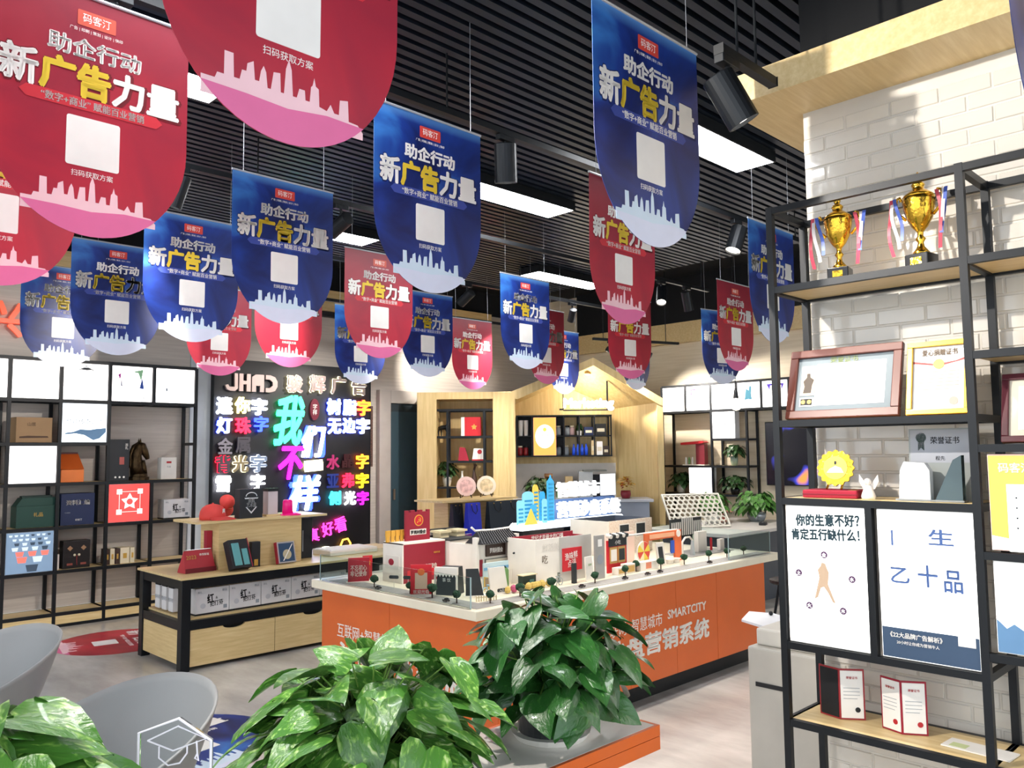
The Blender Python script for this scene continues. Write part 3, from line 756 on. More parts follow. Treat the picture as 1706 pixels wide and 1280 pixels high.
NL = [('迷', 4.14, 2.14, .19, GW, GBW), ('你', 4.35, 2.15, .19, GY, 0), ('字', 4.56, 2.14, .19, GW, GBW), ('灯', 4.14, 1.92, .18, GBW, GB), ('珠', 4.36, 1.92, .19, GRD, 0), ('字', 4.58, 1.94, .18, GB, 0), ('金', 4.15, 1.69, .18, MET, 0), ('属', 4.36, 1.70, .18, MET2, 0),
      ('背', 4.14, 1.49, .19, MET2, GRD), ('光', 4.34, 1.49, .19, MET3, GWW), ('字', 4.56, 1.49, .20, MET4, GBW), ('雪', 4.14, 1.27, .18, GW, 0), ('字', 4.55, 1.28, .18, GW, 0),
      ('我', 4.94, 1.99, .60, GG, 0), ('们', 5.27, 1.74, .38, GW, GB), ('不', 4.98, 1.49, .39, GM, 0), ('一', 5.27, 1.45, .13, GWW, 0), ('样', 5.16, 1.13, .42, GBW, GB),
      ('树', 5.55, 2.17, .20, GBW, GB), ('脂', 5.78, 2.17, .20, GBW, GB), ('字', 5.99, 2.17, .20, GO, GRD), ('无', 5.56, 1.93, .19, GW, GB), ('边', 5.77, 1.94, .19, GW, GB), ('字', 5.98, 1.94, .20, GW, GB),
      ('水', 5.54, 1.49, .18, DPK, 0), ('晶', 5.75, 1.50, .17, DRD, 0), ('字', 5.97, 1.49, .19, GO, 0), ('亚', 5.54, 1.26, .17, DBL, 0), ('弗', 5.76, 1.26, .18, GRD, 0), ('字', 5.97, 1.25, .19, GYL, 0), ('侧', 5.57, 1.05, .17, GC, 0), ('光', 5.79, 1.04, .17, GW, 0), ('字', 5.98, 1.03, .17, GM, 0),
      ('骏', 5.01, 2.43, .21, ROSE, GWW), ('辉', 5.32, 2.44, .22, ROSE, GWW), ('广', 5.62, 2.44, .22, ROSE, GWW), ('告', 5.92, 2.44, .22, ROSE, GWW)]
WID = {'我': .40, '们': .33, '不': .35, '一': .25, '样': .42}
for c, x, z, h_, m_, halo in NL:
    w_ = WID.get(c, h_*.98)
    big = c in WID
    o = txt(c, m_, NB, 'letter', w=w_, h=h_, at=(x-4.04, -.035, z-.12), ext=.02, bold=.03 if not big else .03, shear=.25 if c in '我样不们' else 0, tilt=4 if c == '一' else 0)
    if halo:
        txt(c, halo, o, 'halo_back', w=w_*1.03, h=h_*1.03, at=(0, 0, -.012), ext=.006, bold=.055).rotation_euler = (0, 0, 0)
def jhad():
    w_ = .055
    def st(*p):
        return MB().add([], [])
    MB().prism([(0, .06), (.02, .015), (.06, 0), (.12, 0), (.15, .03), (.15, .2), (.11, .2), (.11, .045), (.05, .045), (.035, .07)], -.045, -.015).build('letter', ROSE, NB, (.1, 0, 2.19))
    MB().prism([(.0, 0), (.05, 0), (.05, .08), (.09, .08), (.09, 0), (.14, 0), (.14, .2), (.09, .2), (.09, .12), (.05, .12), (.05, .2), (0, .2)], -.045, -.015).build('letter', ROSE, NB, (.265, 0, 2.19))
    MB().prism([(0, 0), (.05, 0), (.05, .07), (.1, .07), (.1, 0), (.15, 0), (.15, .2), (.04, .2), (0, .17)], -.045, -.015).build('letter', ROSE, NB, (.42, 0, 2.19))
    MB().prism([(0, 0), (.06, 0), (.12, .02), (.15, .07), (.15, .13), (.12, .18), (.06, .2), (0, .2), (0, .15), (.05, .15), (.09, .12), (.09, .08), (.05, .05), (0, .05)], -.045, -.015).build('letter', ROSE, NB, (.59, 0, 2.19))
jhad()
b = MB().prism(disc(1.25, 2.01, .13, 24, .065), -.03, 0).build('badge', M('maroon lacquer', '5c1a2a', .35, emit=.15), NB)
txt('字\n样', WHITEP, b, w=.06, h=.13, at=(1.25, -.031, 2.01))
for c, x, z, h_, tl in (('真', 5.28, .62, .16, 8), ('好', 5.48, .68, .17, 10), ('看', 5.66, .72, .18, 12)):
    txt(c, GP, NB, 'letter', w=h_*.95, h=h_, at=(x-4.04, -.03, z-.12), ext=.012, tilt=tl, bold=.012)
NO = glow('amber tube', 'ffb03a', 3)
MB().tube([(1.63, -.03, .22), (1.62, -.03, .33), (1.66, -.03, .41), (1.73, -.03, .42), (1.77, -.03, .36), (1.75, -.03, .29), (1.8, -.03, .25), (1.86, -.03, .27), (1.92, -.03, .22), (1.94, -.03, .16)], .011, 8).build('neon_tube', NO, NB, smooth=True)
MB().sph((1.42, -.02, .31), .075, 14, (1.3, .25, .55)).build('glowing_bubble', GWW, NB, smooth=True)
t = thing('sample_strip', 'narrow brown speckled sample strip fixed beside the neon board', 'sample', (6.125, 8.83, 1.42))
MB().box(0, 0, 0, .055, .05, .78).build('strip', M('brown terrazzo', '5a4038', .4, var=.7, vs_=60), t)
MB().box(.0, .05, .05, .055, .07, .73).build('backing', BLACKM, t)

# ================================================================ low display table in front of the board
DT = thing('display_table', 'low black framed display table with oak top and two oak drawers', 'table', (2.58, 6.1, 0))
TW, TD, TH = 2.3, .82, .69
LEGM = M('black square tube', '14171b', .4, .3)
for x, y in ((0, 0), (0, TD-.07), (TW-.07, 0), (TW-.07, TD-.07)):
    MB().box(x, y, 0, x+.07, y+.07, TH-.018).build('leg', LEGM, DT, bevel=.003)
for z0, z1 in ((TH-.088, TH-.018), (.30, .365)):
    MB().box(.07, .006, z0, TW-.07, .05, z1).build('apron', LEGM, DT)
    MB().box(.07, TD-.05, z0, TW-.07, TD-.006, z1).build('apron', LEGM, DT)
    MB().box(.006, .07, z0, .05, TD-.07, z1).build('apron', LEGM, DT)
    MB().box(TW-.05, .07, z0, TW-.006, TD-.07, z1).build('apron', LEGM, DT)
MB().box(-.015, -.015, TH-.018, TW+.015, TD+.015, TH).build('table_top', WOODX, DT, bevel=.002)
MB().box(.05, .05, .365, TW-.05, TD-.05, .38).build('shelf_board', WOODX, DT)
for x0, x1 in ((.075, .76), (.765, 1.45), (1.455, TW-.075)):
    n = 10; cx = (x0+x1)/2
    notch = [(cx+.09*math.cos(PI+PI*i/n), .295+.028*math.sin(PI+PI*i/n)) for i in range(n+1)]
    MB().prism([(x0, .03), (x1, .03), (x1, .295)]+notch[::-1]+[(x0, .295)], .012, .03).build('drawer_front', WOOD, DT)
MB().box(.012, .075, .05, .03, TD-.075, .295).build('side_panel', WOOD, DT)
MB().box(.075, .034, .03, TW-.075, TD-.03, .045).build('bottom_panel', BLACKM, DT)
MB().box(.075, .034, .045, TW-.075, .04, .298).build('notch_shade', BLACKM, DT)  # black sheet added behind the drawer notches; their inner shade is painted
# riser
RS = thing('riser', 'oak riser stand with a wide top on the low display table', 'display stand', (2.92, 6.3, TH))
MB().box(.03, .0, 0, .76, .33, .37).build('riser_body', WOOD, RS)
MB().box(-.17, -.05, .37, .98, .4, .388).build('riser_top', WOODX, RS)
TT = .691
t = thing('desk_calendar', 'red tent desk calendar on the corner of the low display table', 'calendar', (2.68, 6.28, TT), 4)
RC = M('calendar red', 'b3303a', .5)
MB().add([(0, 0, 0), (.25, 0, 0), (.25, .13, 0), (0, .13, 0), (.012, .06, .165), (.24, .06, .165)], [(0, 3, 2, 1), (0, 1, 5, 4), (2, 3, 4, 5), (0, 4, 3), (1, 2, 5)]).build('page_stand', RC, t)
MB().prism(rect(0, 0, .25, .035), -.004, 0).build('base_strip', M('wine red', '6d1824', .5), t)
txt('2023', GOLDP, t, w=.08, at=(.06, .033, .115)).rotation_euler = (R(70), 0, 0)
txt('恭贺新禧', WHITEP, t, w=.08, at=(.17, .04, .13)).rotation_euler = (R(70), 0, 0)
MB().tube([(.02, .06, .168), (.235, .06, .168)], .004, 6).build('binding_wire', M('bright steel', 'b8b8b8'), t)
t = thing('gift_set_box', 'black and red open gift box leaning against the riser with teal contents', 'box', (2.97, 6.08, TT+.027), 8, lean=-22)
MB().box(0, 0, 0, .17, .07, .23).build('box_body', M('black tray', '17171b', .5), t, bevel=.003)
MB().box(.17, 0, 0, .176, .075, .235).build('side_wall', M('crimson card', 'a01c34', .5), t)
MB().box(.02, -.006, .02, .085, 0, .2).build('teal_item', M('teal foil', '6fb0b4', .3, .3), t, bevel=.003)
MB().box(.1, -.006, .02, .15, 0, .15).build('teal_item', M('teal foil', '6fb0b4', .3, .3), t, bevel=.003)
t = thing('gift_box', 'small upright red box standing behind the black gift box', 'box', (2.90, 6.29, TT+.2))
MB().box(0, .12, -.2, .045, .17, .1).build('box_body', M('crimson card', 'a01c34'), t)
MB().box(.045, .121, -.2, .0465, .169, .1).build('dark_side', M('wine red', '6d1824'), t)
t = carton('bottle_box', 'narrow black upright box with a small gold label before the riser', 'box', (3.2, 6.24, TT), .075, .05, .2, M('matt black card', '1c1f25'))
plate(rect(.022, .01, .055, .06), 'label', GOLDP, t, 0)
t = thing('boxed_card', 'tilted blue card box with a compass print before the riser', 'box', (3.42, 6.2, TT+.009), 3, lean=-14)
MB().box(0, 0, 0, .165, .035, .175).build('box_body', M('silver card', 'a9a4a6', .4, .3), t, bevel=.003)
plate(rect(.012, .012, .153, .163), 'blue_print', M('deep blue ink', '24405f', .5), t, 0)
plate(disc(.085, .07, .04), 'dial_print', M('sand ink', 'b8ab8c', .5), t, -.001)
plate([(.04, .02), (.05, .02), (.145, .15), (.14, .155)], 'needle_print', WHITEP, t, -.002)
MB().box(-.006, .0, 0, 0, .036, .176).build('side_band', M('crimson card', 'a01c34'), t)
t = carton('black_box', 'black slab box with a white strip at the right of the riser', 'box', (3.74, 6.42, TT), .12, .1, .345, M('matt black card', '1c1f25'))
plate(rect(.02, .06, .03, .24), 'strip_print', GREYP, t, 0)
t = thing('white_display_block', 'white block at the right end of the low display table', 'display stand', (4.0, 6.35, TT))
MB().box(0, 0, 0, .5, .3, .045).build('block', WHITE, t, bevel=.004)
MB().box(.02, .02, .045, .48, .28, .05).build('top_plate', WHITE, t)
# on the riser
RZ = TT+.388
def cap(label, loc, rz, lean=0):
    t = thing('baseball_cap', label, 'cap', loc, rz, 'red caps on the riser', lean)
    RF = M('coral red felt', 'd6443f', .7)
    MB().lathe([(.1, 0), (.102, .03), (.096, .065), (.08, .095), (.05, .115), (.012, .124), (.0, .125)], 24).build('crown', RF, t, smooth=True)
    MB().sph((0, 0, .126), .008, 8).build('button', RF, t)
    m_ = MB()
    def f(u, v):
        a = R(-160+140*u); r_ = .1+.085*v*math.sin(PI*min(1, max(0, u)))**.5
        return (r_*math.cos(a), r_*math.sin(a), .022-.02*v)
    m_.grid(f, 16, 5).build('visor', RF, t, smooth=True, solid=.004)
    plate(rect(-.018, .05, .018, .085), 'white_patch', WHITEP, t, -.096)
    return t
cap('coral red baseball cap lying on the left end of the riser', (2.95, 6.42, RZ), 35)
cap('second red cap standing upright behind the black poster card', (3.13, 6.58, RZ+.118), 20, 75).scale = (.62,)*3
t = thing('poster_card', 'black upright card with a white shield emblem on the riser', 'sign card', (3.12, 6.3, RZ))
MB().box(0, 0, 0, .2, .09, .235).build('card_body', M('matt black card', '1c1f25'), t, bevel=.002)
EM = M('emblem white', 'd8dade', .6)
MB().prism([(.04, .165), (.16, .165), (.155, .155), (.045, .155)], -.001, 0).build('emblem_bar', EM, t)
MB().prism([(.05, .09), (.1, .035), (.15, .09), (.14, .09), (.1, .05), (.06, .09)], -.001, 0).build('emblem_chevron', EM, t)
n = 16
MB().prism([(.1+.05*math.cos(PI*i/n), .175+.035*math.sin(PI*i/n)) for i in range(n+1)]+[(.1+.044*math.cos(PI*i/n), .175+.028*math.sin(PI*i/n)) for i in reversed(range(n+1))], -.001, 0).build('emblem_arch', EM, t)
txt('墨航\n艺术造', EM, t, w=.085, h=.075, at=(.1, -.001, .125), bold=.03)
t = thing('table_lamp', 'pale rectangular lantern with black top on the riser', 'lamp', (3.4, 6.36, RZ))
MB().box(-.02, -.012, 0, .11, .11, .014).build('base', WOODX, t)
MB().box(.0, .0, .014, .09, .09, .205).build('shade', M('pearl shade', 'cfc4c8', .45), t, bevel=.004)
MB().box(-.004, -.004, .205, .094, .094, .23).build('top_cap', BLACKM, t)
MB().tube([(.03, .045, .23), (.03, .045, .245), (.06, .045, .245), (.06, .045, .23)], .004, 6).build('handle', BLACKM, t)
t = thing('magenta_stand', 'magenta upright stand glowing beside the lantern', 'display stand', (3.6, 6.34, RZ))
PK = M('magenta acrylic', 'c8106c', .25, emit=.25)
MB().lathe([(.085, 0), (.085, .01), (.06, .018)], 24).build('base', PK, t)
MB().lathe([(.045, .018), (.04, .12), (.032, .13)], 20, (-.03, 0, 0)).build('body', PK, t, smooth=True)
# cartons under the table top
ty = .381
lab = ['white carton with black brush lettering nearest the table corner leg', 'second white carton with brush lettering under the table top', 'third white carton with brush lettering under the table top', 'fourth white carton with brush lettering under the table top', 'white carton with brush lettering half hidden by the orange counter']
for i, l in enumerate(lab):
    o = dup(c0, (2.72+.275*i, 6.18+.012*i, ty), 2, l)
lab = ['end-on white carton at the far left under the table top', 'middle end-on white carton at the left under the table top', 'front end-on white carton at the left under the table top']
for i, l in enumerate(lab):
    t = thing('printed_carton', l, 'box', (2.64, 6.75-.13*i, ty), -90, 'end-on white cartons under the table')
    MB().box(0, 0, .012, .085, .26, .19).build('box_body', M('white carton'), t, bevel=.003)
    MB().box(0, 0, .19, .085, .26, .2).build('lid', BLACKP, t)
    txt('文房四宝', GREYP, t, w=.03, h=.1, at=(.045, -.001, .1), rz=0, tilt=90)
# ================================================================ orange sand-table counter
ORA = M('orange laminate', 'd2601f', .38, var=.03, coat=.2)
STONE = M('cream stone slab', 'e3d9c2', .3, var=.04)
CX0, CX1, CY0, CY1 = 2.82, 6.0, 3.13, 4.70
CT = thing('counter', 'big orange panelled counter with cream slab top and white lettering', 'counter', (CX0, CY0, 0))
W, D = CX1-CX0, CY1-CY0
MB().box(.12, .16, 0, W-.26, D-.12, .135).build('plinth', BLACKM, CT)
MB().box(.075, .075, .136, W-.19, D-.06, .744).build('carcass', M('dark carcass', '5a2a10', .6), CT)
xs = [.05, .2, .83, 1.33, 1.83, 2.33, W-.17]
for i in range(len(xs)-1):
    MB().box(xs[i]+.0015, .055, .135, xs[i+1]-.0015, .075, .744).build('front_panel', ORA, CT, bevel=.001)
ys = [.056, .8, D-.05]
for i in range(2):
    MB().box(.05, ys[i]+.0015, .135, .075, ys[i+1]-.0015, .744).build('end_panel', ORA, CT, bevel=.001)
MB().box(W-.19, .056, .135, W-.17, D-.05, .744).build('end_panel', ORA, CT, bevel=.001)
MB().box(0, 0, .745, W, D, .797).build('slab', STONE, CT, bevel=.006)
LW = M('white vinyl lettering', 'eae4da', .5)
txt('互联网+智慧城市', LW, CT, w=.62, h=.085, at=(1.36, .054, .51)); txt('SMARTCITY', LW, CT, w=.46, h=.058, at=(1.96, .054, .525), bold=.02)
txt('沙盘营销系统', LW, CT, w=1.12, h=.14, at=(1.66, .054, .375), bold=.035)
txt('互联网+智慧城市', LW, CT, w=.62, h=.085, at=(.049, 1.03, .51), rz=-90); txt('SMARTCITY', LW, CT, w=.46, h=.058, at=(.049, .47, .505), rz=-90, bold=.02)
txt('沙盘营销系统', LW, CT, w=1.12, h=.14, at=(.049, .76, .375), rz=-90, bold=.035)
ZT = .797
# road strips and glass screens
ROADM = M('grey road film', '8d8a86', .6, var=.12, vs_=30)
t = thing('model_road', 'grey model street along the front edge of the counter top', 'model street', (2.86, 3.17, ZT))
MB().box(0, 0, 0, 3.05, .12, .002).build('street', ROADM, t)
MB().box(.0, .12, 0, .12, 1.38, .002).build('street', ROADM, t)
for l, a, b in (('clear glass screen along the left end of the counter', (2.838, 3.19), (2.838, 4.62)), ('clear glass screen along the back left of the counter', (2.838, 4.62), (3.5, 4.62)), ('short clear glass screen at the right end of the counter', (5.955, 3.2), (5.955, 4.5)), ('clear glass screen at the right front of the counter', (5.35, 3.2), (5.955, 3.2))):
    t = thing('glass_screen', l, 'glass screen', (a[0], a[1], ZT+.001), group='glass screens around the counter top')
    dx, dy = b[0]-a[0], b[1]-a[1]
    MB().bar((0, 0, .08), (dx, dy, .08), .006, .158).build('pane', GLASS, t)
    MB().cyl((0, 0, 0), .004, .16, 8).build('edge_post', M('polished glass edge', '9fb4b4', .15, .2), t)
MW = M('white foam board', 'e6dfd4', .6); MR = M('crimson board', '8f1b2e', .55); MBK = M('charcoal board', '23282b', .55)
MRED = M('bright red board', 'c8202c', .5); MGO = M('amber board', 'd9a23c', .5); MSAND = M('sand board', 'd2c39c', .6)
def model(name, label, cat, loc, rz=0):
    return thing(name, label, cat, (loc[0], loc[1], ZT+.0005), rz)
def bx(t, n, m_, *a):
    return MB().box(*a).build(n, m_, t)
# castle model
t = model('model_castle', 'crimson and white model castle with battlements and a round emblem', 'model building', (3.09, 4.1))
bx(t, 'left_wall', MW, 0, 0, 0, .01, .2, .242)
bx(t, 'front_wall', MR, .01, 0, .0, .34, .012, .235)
bx(t, 'roof', MW, 0, 0, .235, .34, .2, .245)
bx(t, 'back_wall', MW, .01, .19, 0, .34, .2, .235)
tw = MB().prism([(0, 0), (.19, 0), (.19, .19), (.17, .19), (.17, .178), (.13, .178), (.13, .19), (.1, .19), (.1, .178), (.07, .178), (.07, .19), (.04, .19), (.04, .178), (.02, .178), (.02, .19), (0, .19)], 0, .02).build('tower_sign', MR, t, (.09, .08, .245))
plate(disc(.1, .125, .036), 'emblem_ring', MGO, tw); plate(disc(.1, .125, .03), 'emblem_face', MRED, tw, -.001); txt('☭', MGO, tw, w=.035, at=(.1, -.003, .125))
plate(rect(.03, .035, .16, .07), 'name_plate', MW, tw); txt('罗岗村委会', BLACKP, tw, w=.12, h=.026, at=(.095, -.002, .052), bold=.03)
for i in range(4):
    b = MB().box(i*.036, 0, 0, i*.036+.024, .012, .035).box(i*.036, 0, .035, i*.036+.03, .016, .07).build('battlement', MGO, t, (-.03, .12, .245))
txt('党建引领', MGO, t, w=.05, at=(.27, -.002, .17)) ; txt('不忘初心 牢记使命', MW, t, w=.2, h=.03, at=(.17, -.002, .09))
plate(rect(.04, .03, .3, .075), 'red_ribbon_print', MRED, t)
pr_ = MB().box(-.003, .03, .085, 0, .17, .165).build('wall_print', M('pale print panel', 'ddd6cc', .6), t)
MB().sph((-.003, .11, .125), .03, 10, (.05, 1, .7)).build('red_map_print', MR, pr_)
# red info panels
t = model('red_info_board', 'red translucent lettered panel at the left end of the counter', 'model sign', (2.90, 4.40), -28)
bx(t, 'panel', M('deep red acrylic', 'a3172a', .3), 0, 0, 0, .13, .01, .15); txt('不忘初心\n牢记使命', MW, t, w=.1, h=.07, at=(.065, -.001, .07)); bx(t, 'foot', MW, -.01, -.02, 0, .14, .03, .004)
t = model('red_info_board', 'narrow scarlet model panel with a yellow emblem beside the castle', 'model sign', (3.025, 4.42), -10)
bx(t, 'panel', MRED, 0, 0, 0, .062, .012, .15); txt('☭', MGO, t, w=.04, at=(.031, -.001, .1)); bx(t, 'foot', MW, -.005, -.01, 0, .067, .02, .004)
t = model('model_signpost', 'pair of black model signposts before the castle', 'model sign', (2.97, 4.02), -60)
for x in (0, .09):
    MB().cyl((x, 0, 0), .002, .07, 6).build('post', MW, t); MB().prism(rrect(x-.03, .055, x+.03, .075, .008), -.004, 0).build('sign_plate', MBK, t)
# white building
t = model('model_building', 'plain white model building between castle and tiled gate house', 'model building', (3.44, 4.06))
bx(t, 'body', MW, 0, 0, 0, .24, .3, .235); bx(t, 'cornice', MBK, -.004, -.006, .235, .244, .3, .243); plate(rect(.03, .12, .1, .19), 'window_print', M('pale print panel', 'ddd6cc'), t)
for x in (.02, .16):
    v = MB().box(x, .12, .243, x+.07, .2, .275).build('vent_tower', MSAND, t); MB().box(x-.012, .108, .275, x+.082, .212, .288).build('vent_cap', MSAND, v)
fs = bx(t, 'film_strip_wall', MBK, .0, .22, .243, .235, .235, .295)
for i in range(5):
    MB().box(.012+i*.044, .216, .255, .037+i*.044, .22, .283).build('strip_window', MW, fs)
t = model('model_wall_arrow', 'white model wall with a black roof line and red script', 'model sign', (3.46, 3.9), -8)
bx(t, 'panel', MW, 0, 0, 0, .09, .012, .17); MB().prism([(-.02, .165), (-.02, .172), (.04, .2), (.07, .187), (.067, .181), (.04, .19)], -.006, 0).build('roof_line', MBK, t); txt('文化', REDP, t, w=.05, at=(.05, -.001, .09))
# tiled gate house
t = model('model_gate_house', 'white model gate house with black tiled roof and a name board', 'model building', (3.355, 3.72))
bx(t, 'wall', MW, 0, 0, 0, .34, .02, .255)
bx(t, 'side_wall', MW, .0, .02, 0, .012, .25, .24); bx(t, 'side_wall', MW, .328, .02, 0, .34, .25, .24)
TILE = M('black roof tile', '2a2a2e', .5)
rf = MB().add([(-.0, -.05, .245), (.33, -.05, .245), (.31, .03, .315), (.03, .03, .315), (.0, .1, .245), (.33, .1, .245)], [(0, 1, 2, 3), (5, 4, 3, 2), (0, 3, 4), (1, 5, 2), (0, 4, 5, 1)]).build('roof', TILE, t)
for i in range(16):
    MB().bar((.008+i*.0205, -.05, .249), (.036+i*.0175, .028, .317), .007).build('tile_ridge', TILE, rf)
MB().tube([(-.01, .03, .345), (.02, .03, .322), (.17, .03, .318), (.31, .03, .322), (.345, .03, .345)], .007, 8).build('ridge_beam', MW, rf)
sg = bx(t, 'name_board', M('dark walnut board', '3b2a22', .5), .075, -.012, .165, .235, 0, .235); txt('罗岗村委会', WHITEP, sg, w=.11, h=.032, at=(.155, -.013, .2), bold=.04)
bx(t, 'pillar', MW, -.012, -.015, 0, .012, .02, .285); bx(t, 'pillar', MW, .328, -.015, 0, .352, .02, .285)
bx(t, 'red_couplet', MR, .02, -.004, .05, .05, 0, .15); bx(t, 'red_couplet', MR, .29, -.004, .05, .32, 0, .16)
bx(t, 'door_frame', M('grey green frame', '6d7268', .6), .068, -.006, 0, .262, -.001, .15); bx(t, 'door_panel', M('ivory panel', 'dfd8c4', .6), .075, -.008, 0, .255, -.006, .145)
t = model('model_poster', 'painted landscape poster wall in front of the gate house', 'model sign', (3.26, 3.55), 0)
bx(t, 'panel', M('pale sky print', 'b9cfd2', .6), 0, 0, 0, .2, .01, .155)
plate([(0, 0), (.2, 0), (.2, .06), (.12, .085), (.05, .07), (0, .08)], 'field_print', M('ochre print', 'c2a452', .6), t); plate([(.12, 0), (.2, 0), (.2, .1), (.165, .13), (.14, .07)], 'tree_print', M('leaf green print', '6f9a5a', .6), t, -.001); plate(rect(.0, .115, .2, .13), 'river_print', M('river blue print', '6aa0c0', .6), t, -.001); plate(rect(.01, .02, .06, .07), 'house_print', M('taupe print', '8a7a64', .6), t, -.001)
bx(t, 'foot', MSAND, -.01, -.03, 0, .21, .03, .004)
t = model('model_poster', 'small red poster stand with pale print beside the charcoal shop', 'model sign', (2.9, 3.77), -40)
bx(t, 'panel', MRED, 0, 0, 0, .12, .012, .165); plate(rect(.025, .03, .095, .12), 'pale_print', M('pale skin print', 'd8b8a0', .6), t); plate(disc(.06, .125, .02), 'orange_print', M('orange print', 'd86a30', .6), t, -.001); txt('欢迎光临', WHITEP, t, w=.09, at=(.06, -.001, .015))
# charcoal shop
t = model('model_shop', 'charcoal model shop with sloped walls and zigzag awning', 'model building', (2.99, 3.66), -62)
MB().add([(0, 0, 0), (.13, 0, 0), (.13, .12, 0), (0, .12, 0), (.012, .012, .15), (.122, .012, .15), (.122, .11, .15), (.012, .11, .15)], [(0, 3, 2, 1), (4, 5, 6, 7), (0, 1, 5, 4), (1, 2, 6, 5), (2, 3, 7, 6), (3, 0, 4, 7)]).build('body', MBK, t)
bx(t, 'header', MW, .0, -.008, .115, .135, .012, .155)
for i in range(7):
    MB().prism([(.004+i*.019, .118), (.013+i*.019, .102), (.022+i*.019, .118)], -.009, -.003).build('awning_tooth', MW, t)
txt('茶 饮', WHITEP, t, w=.05, at=(.07, -.003, .085)); bx(t, 'corner_post', MW, -.004, -.006, 0, .004, .006, .15); bx(t, 'corner_post', MW, .126, -.006, 0, .134, .006, .15)
t = model('model_board', 'slanted charcoal board beside the model shop', 'model sign', (3.07, 3.49), -35)
MB().prism([(0, 0), (.1, 0), (.07, .15), (.0, .15)], 0, .01).build('board', MBK, t); bx(t, 'foot', MW, -.01, -.02, 0, .11, .03, .003)
t = model('model_board', 'slanted white board with a black plaque beside the charcoal board', 'model sign', (3.175, 3.395), -8)
MB().prism([(0, 0), (.12, 0), (.09, .155), (-.02, .155)], 0, .01).build('board', MW, t); plate(rrect(.04, .015, .095, .035, .008), 'plaque', MBK, t); txt('入口', WHITEP, t, w=.03, at=(.068, -.002, .025)); bx(t, 'foot', MW, -.01, -.02, 0, .13, .03, .003)
t = model('model_fence', 'little amber picket fence at the front corner of the counter', 'model fence', (3.0, 3.33), -25)
for i in range(9):
    bx(t, 'picket', MSAND, i*.014, 0, 0, i*.014+.006, .004, .03)
bx(t, 'rail', MSAND, 0, .001, .018, .118, .004, .022)
def bike(label, loc, rz, col):
    t = model('model_bicycle', label, 'model bicycle', loc, rz)
    mt = M('bike '+col, col, .5)
    for x in (0, .055):
        MB().tube([(x+.021*math.cos(2*PI*i/14), 0, .021+.021*math.sin(2*PI*i/14)) for i in range(15)], .003, 6, False).build('wheel', mt, t)
    MB().tube([(0, 0, .021), (.02, 0, .048), (.05, 0, .048), (.055, 0, .021)], .003, 6).build('bike_frame', mt, t); MB().tube([(.05, -.01, .06), (.05, .01, .06)], .003, 6).build('handlebar', mt, t); MB().box(.012, -.006, .052, .03, .006, .056).build('saddle', mt, t)
    return t
bike('pale blue model bicycle before the landscape poster', (3.17, 3.44), 0, '9cc0d0')
bike('grey model bicycle beside the white fish restaurant', (3.66, 3.36), 5, '9aa0a0')
t = model('model_flower_hedge', 'row of tiny yellow and pink model flowers on the counter', 'model plants', (3.28, 3.38))
random.seed(8)
for i in range(16):
    MB().sph((i*.024, random.uniform(-.015, .03), .022), .02, 8).build('flower_clump', M('pink moss', 'b05070', .9) if 2 <= i <= 4 else M('straw moss', 'c2a65c', .9), t)
t = model('model_kiosk', 'dark green model kiosk with two doors', 'model building', (3.45, 3.42))
bx(t, 'body', M('dark green board', '2c3c34', .6), 0, 0, 0, .11, .04, .075); bx(t, 'door', M('teal glass print', '4a7a78', .4), .055, -.003, 0, .09, 0, .05); bx(t, 'roof', MSAND, -.006, -.008, .075, .116, .045, .08)
t = model('model_wall', 'low cream model wall with a scalloped black sign', 'model building', (3.6, 3.62))
bx(t, 'wall', MSAND, 0, 0, 0, .2, .015, .13); bx(t, 'gate_post', MW, -.01, -.006, 0, .015, .02, .17); MB().tube([(-.03, 0, .18), (.0, 0, .185), (.035, 0, .175)], .006, 6).build('sign_top', MBK, t)
for i in range(4):
    bx(t, 'fence_bar', MW, -.05-.02*i, 0, 0, -.044-.02*i, .006, .09)
# white fish restaurant
t = model('model_restaurant', 'white open-top model restaurant with a large fish dish sign', 'model building', (3.58, 3.44))
bx(t, 'front_wall', MW, 0, 0, 0, .012, .24, .27) ; bx(t, 'side_wall', MW, .012, 0, 0, .32, .012, .27); bx(t, 'back_wall', MR, .012, .23, 0, .6, .24, .27); bx(t, 'inner_wall', MR, .59, .12, 0, .6, .23, .25)
txt('吃', M('brown ink', '6d5a48', .6), t, w=.05, at=(.08, -.001, .15)); txt('鱼', M('brown ink', '6d5a48', .6), t, w=.055, at=(.24, -.001, .14)); txt('鲜活美味', M('pale print panel', 'ddd6cc'), t, w=.2, at=(.16, -.001, .22)); plate(rect(.265, .2, .305, .245), 'blank_square', GREYP, t)
txt('世纪才是最大的口福', WHITEP, t, w=.3, h=.03, at=(.35, .228, .25)); bx(t, 'serving_hatch', M('grey green frame', '6d7268'), .19, -.004, 0, .29, 0, .06)
t = model('model_shopfront', 'grey model shopfront with a red poster and grey totem', 'model building', (3.79, 3.335))
bx(t, 'back_panel', M('light grey board', 'b8b4ae', .6), 0, .1, 0, .3, .11, .27); bx(t, 'red_poster', MRED, .02, .094, .06, .2, .1, .2); txt('渔味鲜\n点评', WHITEP, t, w=.12, h=.09, at=(.1, .093, .13), tilt=6)
bx(t, 'totem', M('grey totem board', '9a9894', .6), .22, .0, 0, .31, .014, .27); plate(rect(.245, .2, .285, .245), 'blank_square', WHITEP, t, 0); plate(disc(.265, .12, .03), 'fish_roundel', GREYP, t, 0)
